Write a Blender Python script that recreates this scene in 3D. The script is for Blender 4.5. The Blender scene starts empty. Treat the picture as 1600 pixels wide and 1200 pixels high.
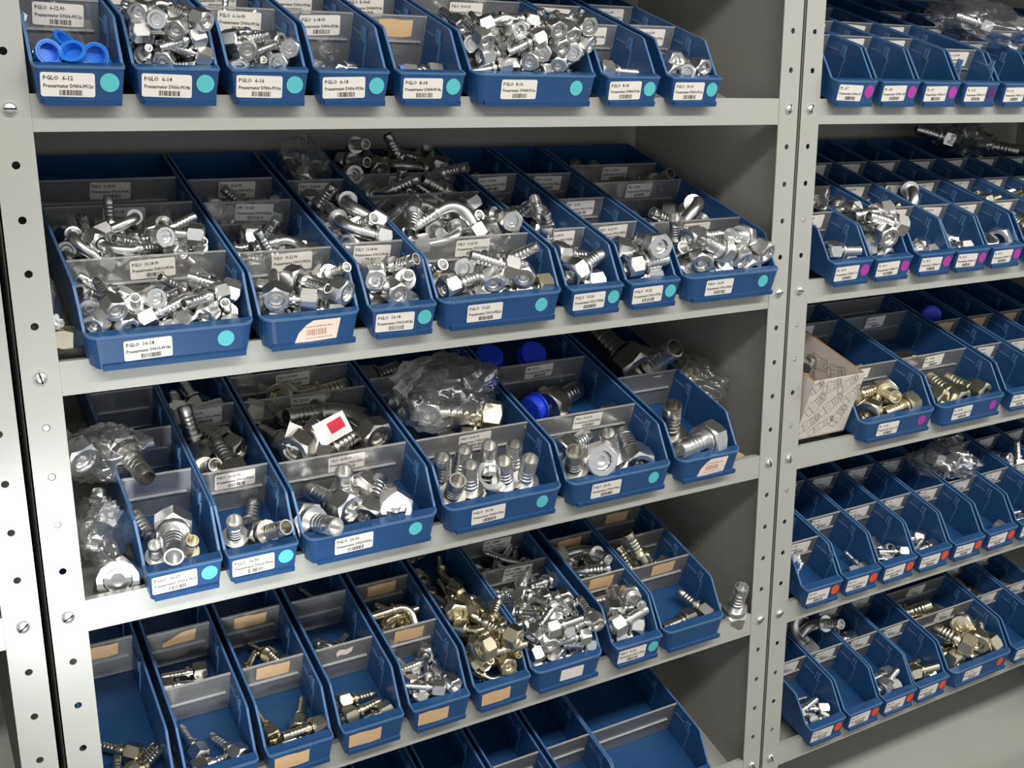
import bpy, math, random
from mathutils import Vector, Matrix, Quaternion, noise

# ------------------------------------------------------------------ camera, world, lights, exposure
scene = bpy.context.scene
col = scene.collection
cam_d = bpy.data.cameras.new('camera'); cam = bpy.data.objects.new('camera', cam_d); col.objects.link(cam)
cam_d.sensor_width = 36; cam_d.lens = 1665.36/1600*36; cam_d.clip_start = .02
def _cam():
    y, p, r = .5329, -.2452, -.0045
    f = Vector((math.sin(y)*math.cos(p), math.cos(y)*math.cos(p), math.sin(p)))
    r0 = f.cross(Vector((0,0,1))).normalized(); u0 = r0.cross(f)
    R = math.cos(r)*r0+math.sin(r)*u0; U = -math.sin(r)*r0+math.cos(r)*u0
    m = Matrix((R, U, -f)).transposed().to_4x4(); m.translation = Vector((-2.3059,-21.7067,-.1872))*.05
    return m
cam.matrix_world = _cam(); scene.camera = cam

world = bpy.data.worlds.new('room_light'); scene.world = world; world.use_nodes = True
world.node_tree.nodes['Background'].inputs[0].default_value = (.92,.96,1.0,1)
world.node_tree.nodes['Background'].inputs[1].default_value = .55
def area(name, loc, target, sx, sy, watts, color=(1,1,1)):
    l = bpy.data.lights.new(name, 'AREA'); l.shape = 'RECTANGLE'; l.size = sx; l.size_y = sy; l.energy = watts; l.color = color
    o = bpy.data.objects.new(name, l); col.objects.link(o); o.location = loc
    o.rotation_euler = (Vector(target)-Vector(loc)).to_track_quat('-Z','Y').to_euler(); return o
area('ceiling_strip_light', (.55,-1.62,1.14), (.55,-1.0,0), 3.4, .22, 50, (1,.97,.92))
area('ceiling_strip_light', (3.6,-1.62,1.14), (3.6,-1.0,0), 2.0, .22, 24, (1,.97,.92))
area('work_lamp', (.03,-1.06,-.85), (.11,0,-.46), .10, .10, .50, (.93,.97,1)).data.spread = math.radians(34)

scene.view_settings.view_transform = 'Standard'; scene.view_settings.look = 'None'
scene.view_settings.gamma = 1; scene.view_settings.use_curve_mapping = False
scene.view_settings.exposure = 0.14
scene.cycles.use_denoising = True
scene.cycles.transparent_max_bounces = 16

# ------------------------------------------------------------------ shared numbers (metres)
TILT = math.radians(19.5)          # the bins lean forward on the front lips
PITCH = 0.25                       # shelf spacing
LIPT, LIPB = 0.0135, -0.0205       # lip top / bottom, measured from the bolt line of a shelf
BIN_LEN = 0.38
WALL_W = 0.0615                    # bin wall height
BINW = {'S': (0.0785, 0.0812), 'M': (0.109, 0.1120), 'L': (0.164, 0.1680)}   # front width, wall width

# ------------------------------------------------------------------ mesh helpers
class MB:
    """collects verts/faces, then becomes one mesh"""
    def __init__(s): s.v = []; s.f = []
    def add(s, vs, fs):
        o = len(s.v); s.v += [tuple(p) for p in vs]; s.f += [tuple(i + o for i in q) for q in fs]
    def box(s, x0, x1, y0, y1, z0, z1):
        s.add([(x0,y0,z0),(x1,y0,z0),(x1,y1,z0),(x0,y1,z0),(x0,y0,z1),(x1,y0,z1),(x1,y1,z1),(x0,y1,z1)],
              [(0,3,2,1),(4,5,6,7),(0,1,5,4),(1,2,6,5),(2,3,7,6),(3,0,4,7)])
    def rings(s, rings, close_u=True, loop=False, cap0=False, cap1=False):
        n = len(rings[0]); o = len(s.v)
        for r in rings: s.v += [tuple(p) for p in r]
        m = len(rings)
        for a in range(m if loop else m - 1):
            b = (a + 1) % m
            for i in range(n if close_u else n - 1):
                j = (i + 1) % n
                s.f.append((o+a*n+i, o+a*n+j, o+b*n+j, o+b*n+i))
        if cap0: s.f.append(tuple(o + i for i in reversed(range(n))))
        if cap1: s.f.append(tuple(o + (m-1)*n + i for i in range(n)))
    def mesh(s, name, smooth=None):
        me = bpy.data.meshes.new(name); me.from_pydata(s.v, [], s.f); me.update()
        if smooth is not None:
            me.shade_smooth(); me.set_sharp_from_angle(angle=math.radians(smooth))
        return me

def circ(n, r, x, c=(0,0), ph=0.0):
    return [(x, c[0]+r*math.cos(2*math.pi*i/n+ph), c[1]+r*math.sin(2*math.pi*i/n+ph)) for i in range(n)]

# ------------------------------------------------------------------ hose fittings: axis +X, nut at the origin end
SIZES = {  # nut across flats, nut length, tail diameter, tail length
    's6': (.0185,.016,.0075,.027), 's8': (.020,.017,.0095,.029), 's10': (.0215,.018,.0105,.033), 's10w': (.027,.019,.0115,.033),
    's13': (.026,.020,.0145,.036), 's16': (.031,.022,.018,.040), 's20': (.038,.024,.0215,.046), 's25': (.046,.027,.027,.056)}

def nut_mb(af, nl, x0=0.0):
    m = MB(); R = af/math.sqrt(3); rb = af*.33
    def hexr(xc, xm):
        return [((x0+(xc if i % 2 == 0 else xm)), (R if i % 2 == 0 else af/2)*math.cos(math.pi*i/6), (R if i % 2 == 0 else af/2)*math.sin(math.pi*i/6)) for i in range(12)]
    m.rings([circ(12,rb,x0), circ(12,af*.475,x0), hexr(nl*.13,nl*.03), hexr(nl*.87,nl*.97), circ(12,af*.475,x0+nl), circ(12,rb,x0+nl)], loop=True)
    return m

def tail_mb(size, bend, seg=14):
    """sealing head inside the nut, neck, optional bend, collar and ribbed hose tail"""
    af, nl, d, tl = SIZES[size]; r = d/2; m = MB()
    st = []                                      # (path length, radius)
    L0 = nl + .004 + (d*.6 if bend else 0)       # straight run before the bend
    br = d*1.55; arc = math.radians(bend)*br
    L1 = L0 + arc
    st += [(nl*.22, af*.20), (nl*.24, af*.31), (nl*.6, af*.31), (nl*.62, r*1.05), (L0, r*1.05)]
    if bend:
        k = 8 if bend > 60 else 5
        st += [(L0+arc*i/k, r*1.05) for i in range(1, k+1)]
        L1 += d*.5
        st.append((L1, r*1.05))
    st += [(L1+.0003, r*1.62), (L1+.0034, r*1.62), (L1+.0035, r*1.0)]
    nr = 4; a = L1+.007; e = L1+tl; p = (e-a)*.66/nr
    for i in range(nr):
        st += [(a+i*p, r), (a+i*p+p*.62, r*1.0), (a+i*p+p*.70, r*.96), (a+i*p+p*.92, r*.96)]
    st += [(a+nr*p, r), (e-.001, r*.98), (e, r*.94), (e, r*.78), (e-tl*.45, r*.72), (e-tl*.45, .0002)]
    st = [(nl*.5, .0002), (nl*.5, af*.15), (nl*.22, af*.16)] + st
    def pos(s):
        if not bend or s <= L0: return Vector((s,0,0)), Vector((0,1,0))
        th = min((s-L0)/br, math.radians(bend)); x = L0+br*math.sin(th); y = br*(1-math.cos(th))
        rest = max(0, s-L0-arc)
        return Vector((x+rest*math.cos(th), y+rest*math.sin(th), 0)), Vector((-math.sin(th), math.cos(th), 0))
    Z = Vector((0,0,1)); rings = []
    for s_, rr in st:
        c, n = pos(s_); rings.append([c+n*rr*math.cos(2*math.pi*i/seg)+Z*rr*math.sin(2*math.pi*i/seg) for i in range(seg)])
    m.rings(rings)
    m.end = pos(e)[0]; m.pos = pos; m.L = (L0, L0+arc, L1, e)
    return m

BENDS = {'st': 0, 'e90': 90, 'e45': 45}
# ------------------------------------------------------------------ every bin: rack, shelf, x centre, width, divider places, contents per compartment
# contents: {compartment: [(kind, size, count, finish)]}
Z, Y, K = 'zinc', 'yellow', 'steel'
BINS = []
def B(rack, row, x, w, div, fill=None, front=None, dot=None, cards=None, worn=None): BINS.append(dict(rack=rack, row=row, x=x, w=w, div=div, fill=fill or {}, front=front, dot=dot, cards=cards or {}, worn=worn))
def P(a, b): return ('PGLO  '+a, 'Pressarmatur '+b)
# left rack, top shelf
B(0,0,.0604,'S',[.096],{0:[('st','s6',5,Z),('cap','cap',2,'blue')],1:[('e90','s6',8,Z)]},P('6-12','DN06-M12x'),'t',{0:P('6-12-90','DN06-M12x')})
B(0,0,.1484,'S',[.185],{0:[('st','s6',36,Z),('e45','s6',10,Z)],1:[('e90','s6',5,Z)]},P('6-14','DN06-M14x'),'t',{0:P('6-14-90','DN06-M14x')})
B(0,0,.238,'S',[.096,.185],{0:[('st','s6',16,Z),('e45','s6',4,Z)],1:[('e90','s6',8,Z)]},P('6-16','DN06-M16x'),'t',{0:P('6-16-90','DN06-M16x'),1:P('6-16-45','DN06-M16x')})
B(0,0,.327,'S',[.096,.185],{0:[('st','s6',6,Z)],1:[('e90','s6',5,Z)]},P('6-18','DN06-M18x'),'t',{0:P('6-18-90','DN06-M18x'),1:P('6-18-45','DN06-M18x')})
B(0,0,.4172,'S',[.096,.185],{0:[('st','s8',3,Z),('ring','cap',1,'blue')],1:[('e90','s8',5,Z)]},P('8-14','DN08-M14x'),'t',{0:'tan',1:P('8-14-45','DN08-M14x')})
B(0,0,.551,'L',[.189],{0:[('st','s8',70,Z),('e45','s8',16,Z)],1:[('e90','s8',8,Z)]},P('8-16','DN08-M16x'),'t',{0:P('8-16-90','DN08-M16x')})
B(0,0,.685,'S',[.096,.185],{0:[('st','s10',5,Z)],1:[('e90','s8',5,Z)]},P('8-18','DN08-M18x'),'t',{0:P('8-18-90','DN08-M18x'),1:P('8-18','DN08-M18x')})
B(0,0,.783,'S',[.102,.2],{0:[('st','s10',9,Z)],1:[('e90','s10',5,Z)]},P('10-16','DN10-M16x'),'t',{0:P('10-16-90','DN10-M16x'),1:P('10-16-45','DN10-M16x')})
# left rack, second shelf
B(0,1,.124,'L',[.093,.227,.302],{0:[('st','s10',26,Z)],1:[('e90','s10',18,Z),('e45','s10',14,Z)],2:[('e45','s10',4,Z)]},P('10-18','DN10-M18x'),'t',{0:P('10-18-90','DN10-M18x'),1:('PR  10-18','Pressarmatur DN10-M18x'),2:P('10-18-45','DN10-M18x')})
B(0,1,.2695,'M',[.085,.221,.291],{0:[('st','s10w',11,Z)],1:[('e90','s10w',6,Z),('st','s10w',4,Z)],2:[('st','s10w',5,Z),('e45','s10w',2,Z)]},'torn','',{0:P('10-22-90','DN10-M22x'),1:('PR  10-22','Pressarmatur DN10-M22x'),2:P('10-22-45','DN10-M22x')})
B(0,1,.376,'S',[.09,.278],{0:[('st','s13',7,Z)],1:[('e90','s13',8,Z),('st','s13',4,Z)]},P('13-18','DN13-M18x'),'t',{0:P('13-18-90','DN13-M18x'),1:P('13-18-45','DN13-M18x')})
B(0,1,.504,'L',[.087,.22,.29],{0:[('st','s13',14,Z),('nut','s13',2,Y)],1:[('e90','s13',8,Z),('e45','s13',9,Z)],2:[('e45','s13',7,Z),('e90','s13',2,K)],3:[('e90','s13',5,K),('st','s13',13,K)]},P('13-22','DN13-M22x'),'t',{0:P('13-22-90','DN13-M22x'),1:'plain',2:P('13-22-45','DN13-M22x')})
B(0,1,.637,'S',[.092,.276],{0:[('st','s16',5,Z)],1:[('e90','s13',6,Z)],2:[('st','s10',5,K)]},P('13-24','DN13-M24x'),'t',{0:P('13-24-90','DN13-M24x'),1:P('13-24-45','DN13-M24x')})
B(0,1,.727,'S',[.1,.182,.272],{0:[('st','s16',6,Z)],1:[('st','s16',2,Z)],2:[('e90','s13',2,K)],3:[('e45','s13',2,K)]},P('16-22','DN16-M22x'),'t',{0:P('16-22-90','DN16-M22x'),1:('PR  16-22','Pressarmatur DN16-M22x'),2:P('16-22-45','DN16-M22x')})
B(0,1,.860,'L',[.091,.232,.298],{0:[('st','s16',13,Z)],1:[('e90','s16',4,Z),('st','s16',4,Z)],2:[('st','s16',4,K),('e45','s16',2,Z)],3:[('st','s13',9,K)]},P('16-24','DN16-M24x'),'t',{0:P('16-24-90','DN16-M24x'),1:('PR  16-24','Pressarmatur DN16-M24x'),2:P('16-24-45','DN16-M24x')})
# left rack, third shelf
B(0,2,.1158,'S',[.111,.199,.288],{},P('16-27','DN16-M27'),'t',{})
B(0,2,.1998,'S',[.097,.23],{1:[('st','s16',7,K)],2:[('st','s16',4,Z)]},P('16-30','DN16-M30x'),'t',{0:P('16-30-90','DN16-M30x'),1:('PR  16-30','Pressarmatur DN16-M30x')})
B(0,2,.3305,'L',[.093,.227,.286],{1:[('e90','s20',3,K),('st','s20',5,K)],2:[('e45','s20',2,Y)],3:[('e90','s20',2,K)]},P('20-30','DN20-M30x'),'t',{0:P('20-30-90','DN20-M30x'),1:('PR  20-30','Pressarmatur DN20-M30x'),2:P('20-30-45','DN20-M30x')})
B(0,2,.506,'L',[.092,.24],{1:[('st','s20',2,K)],2:[('st','s20',3,K)]},P('20-36','DN20-M36x'),'t',{0:P('20-36-90','DN20-M36x')})
B(0,2,.6817,'L',[.092,.225],{1:[('e90','s20',1,K)],2:[('st','s20',2,K)]},P('25-36','DN25-M36x'),'t',{0:P('25-36-90','DN25-M36x'),1:('PR  25-36','Pressarmatur DN25-M36x')})
B(0,2,.832,'M',[.157],{},'torn','',{})
# left rack, fourth shelf
B(0,3,.048,'S',[.193],{0:[('st','s10',5,Y)]},'tan','',{0:'tan'})
B(0,3,.139,'S',[.096,.186],{1:[('st','s10',4,K)],0:[('st','s10',3,Z)]},'tan','',{1:'torntan'})
B(0,3,.229,'S',[.096,.186],{1:[('st','s8',6,Y)],0:[('st','s10',4,Y)]},'tan','',{0:'tan',1:'tan'})
B(0,3,.320,'S',[.095,.185],{1:[('e45','s8',3,K)],0:[('st','s10',3,Y)],2:[('st','s8',3,K)]},'tan','',{0:'scrap'})
B(0,3,.411,'S',[.096,.186],{0:[('e45','s10',3,Z),('st','s8',5,Z)],1:[('e90','s10',4,Y),('st','s10',3,K)]},'tan','',{0:'tan',1:'tan'})
B(0,3,.5005,'S',[.275],{0:[('e90','s10',11,Y),('e45','s10',9,Y),('st','s10w',5,Y)],1:[('e90','s10',6,K)]},'tan','',{})
B(0,3,.6015,'M',[.156,.219],{0:[('st','s10',42,Z)],1:[('st','s10',4,K),('e45','s10',4,Z)],2:[('st','s10',4,K)]},'white','',{0:('REP  16MM','ARTNR  SYMBOL'),1:('REP  16MM','ARTNR  SYMBOL')})
B(0,3,.7165,'S',[.097,.186],{0:[('st','s13',9,Z)],1:[('st','s13',3,K),('e90','s13',3,Z)]},('PGLO  16-20','Pressarmatur DN16-M20x'),'t',{0:'tan',1:'tan'})
B(0,3,.8175,'M',[.092,.156,.217],{0:[('st','s13',2,K)],1:[('e90','s16',2,Y)]},None,'',{0:'tan',2:'tan'})
# right rack, top shelf
for i, x in enumerate((1.0667,1.155,1.2434,1.3332,1.4252,1.517,1.609,1.701,1.793,1.885)):
    B(1,0,x,'S',([.1,.184,.275] if i != 3 else [.05,.184]),{0:[('st','s6',2,K)]} if i == 1 else {},('PL  6-%d'%(7+i),'Pressarmatur DN06-C%d'%(7+i)),'p' if i != 3 else 'd',{0:('PL  6-%d-90'%(7+i),'Pressarmatur'),1:('PL  6-%d-45'%(7+i),'Pressarmatur'),2:('PR  6-%d'%(7+i),'Pressarmatur')})
# right rack, second shelf
RF = [{0:[('st','s13',4,Z)],1:[('st','s13',7,K),('e90','s13',3,Z)],2:[('st','s13',2,K)]}, {0:[('st','s16',7,Z)],1:[('e90','s13',3,Z),('st','s13',3,Z)],2:[('st','s13',2,K)]},
      {0:[('st','s13',3,Z)],1:[('e90','s13',3,Y)]}, {0:[('st','s13',2,Z)],1:[('e90','s16',2,Z)]}, {0:[('nut','s20',2,Z)],1:[('e45','s13',2,Y)]},
      {0:[('st','s13',6,Y)],1:[('st','s13',7,Y)]}, {0:[('st','s13',6,Y)],1:[('st','s13',7,Y)]}, {1:[('st','s13',6,K)]}, {1:[('st','s13',6,K)]}]
for i, x in enumerate((1.0854,1.1715,1.2667,1.3508,1.4382,1.532,1.624,1.716,1.808)):
    B(1,1,x,'S',[.089,.182,.275],RF[i],('PL  8-%d'%(10+i),'Pressarmatur DN08-C%d'%(10+i)),'p',{0:('PL  8-%d-90'%(10+i),'Pressarmatur'),1:('PL  8-%d-45'%(10+i),'Pressarmatur'),2:('PR  8-%d'%(10+i),'Pressarmatur')})
# right rack, third shelf
B(1,2,1.215,'L',[.09,.229,.285],{0:[('st','s20',4,Y)],1:[('st','s20',1,K)]},('PL  16-25','Pressarmatur DN16-C25'),'m',{0:'white',1:('PL  16-25','Pressarmatur'),2:('PR  16-25','Pressarmatur')})
B(1,2,1.391,'L',[.091,.228,.285],{0:[('st','s20',3,Y)],1:[('st','s25',1,K)]},('PL  20-28','Pressarmatur DN20-C28'),'m',{0:('PL  20-28','Pressarmatur'),1:('PR  20-28','Pressarmatur')})
for i, x in enumerate((1.528,1.62,1.712,1.804)):
    B(1,2,x,'S',[.09,.181],{1:[('st','s13',2,K)]} if i % 2 else {},('PL  25-%d'%(30+i),'Pressarmatur DN25'),'p',{0:('PL  25-%d'%(30+i),'Pressarmatur'),1:'tan'})
# right rack, fourth shelf
RF = [{}, {0:[('st','s6',2,Z)],1:[('st','s6',2,Y)]}, {0:[('st','s8',4,Z),('nut','s10',1,Z)]}, {0:[('st','s8',3,Z),('nut','s13',1,Z)]}, {}, {0:[('nut','s10',1,K)]}, {0:[('st','s8',2,Z)],2:[('st','s10',14,Z)]}, {1:[('st','s10',12,Z)]}, {}]
for i, x in enumerate((1.0736,1.16,1.2464,1.333,1.4205,1.51,1.60,1.69,1.78)):
    B(1,3,x,'S',([.06,.15] if i == 0 else [.0985,.187,.275]),RF[i],('PR  4-%d'%(4+i),'Pressnippel DN04-%d'%(4+i)),'o',{0:('PR  4-%d'%(4+i),'Pressnippel'),1:('PR  5-%d'%(4+i),'Pressnippel')})
# right rack, fifth shelf
RF = [{0:[('st','s10',4,Z)]}, {1:[('e90','s16',2,Z),('e45','s13',2,Z)]}, {1:[('st','s13',3,Z)],0:[('st','s13',3,Z)]}, {0:[('st','s13',3,Y)]}]
for i, x in enumerate((1.105,1.192,1.278,1.362)):
    B(1,4,x,'S',[.1,.18],RF[i],('PN  6-%d'%(6+i),'Pressnippel DN06'),'o',{0:('PN  6-%d'%(6+i),'Pressnippel'),1:('PN  6-%d-45'%(6+i),'Pressnippel')})
B(1,4,1.494,'L',[.096,.165],{0:[('st','s20',6,Y)],1:[('st','s20',2,Y),('nut','s20',1,Z)]},('PN  16-30','Pressnippel DN16'),'o',{0:('PN  16-30','Pressnippel'),1:('PN  16-30-45','Pressnippel')})
for i, x in enumerate((1.627,1.715)):
    B(1,4,x,'S',[.098,.185],{1:[('st','s13',2,K)]},('PN  20-%d'%(30+i),'Pressnippel DN20'),'o',{0:('PN  20-%d'%(30+i),'Pressnippel'),1:('PN  20-%d-45'%(30+i),'Pressnippel')})
# left rack, fifth shelf (under the picture's lower edge)
for i, (x, w) in enumerate(((.30,'S'),(.39,'S'),(.48,'S'),(.57,'S'),(.66,'S'),(.78,'L'))):
    B(0,4,x,w,[.096],{},'tan','',{})
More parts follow.
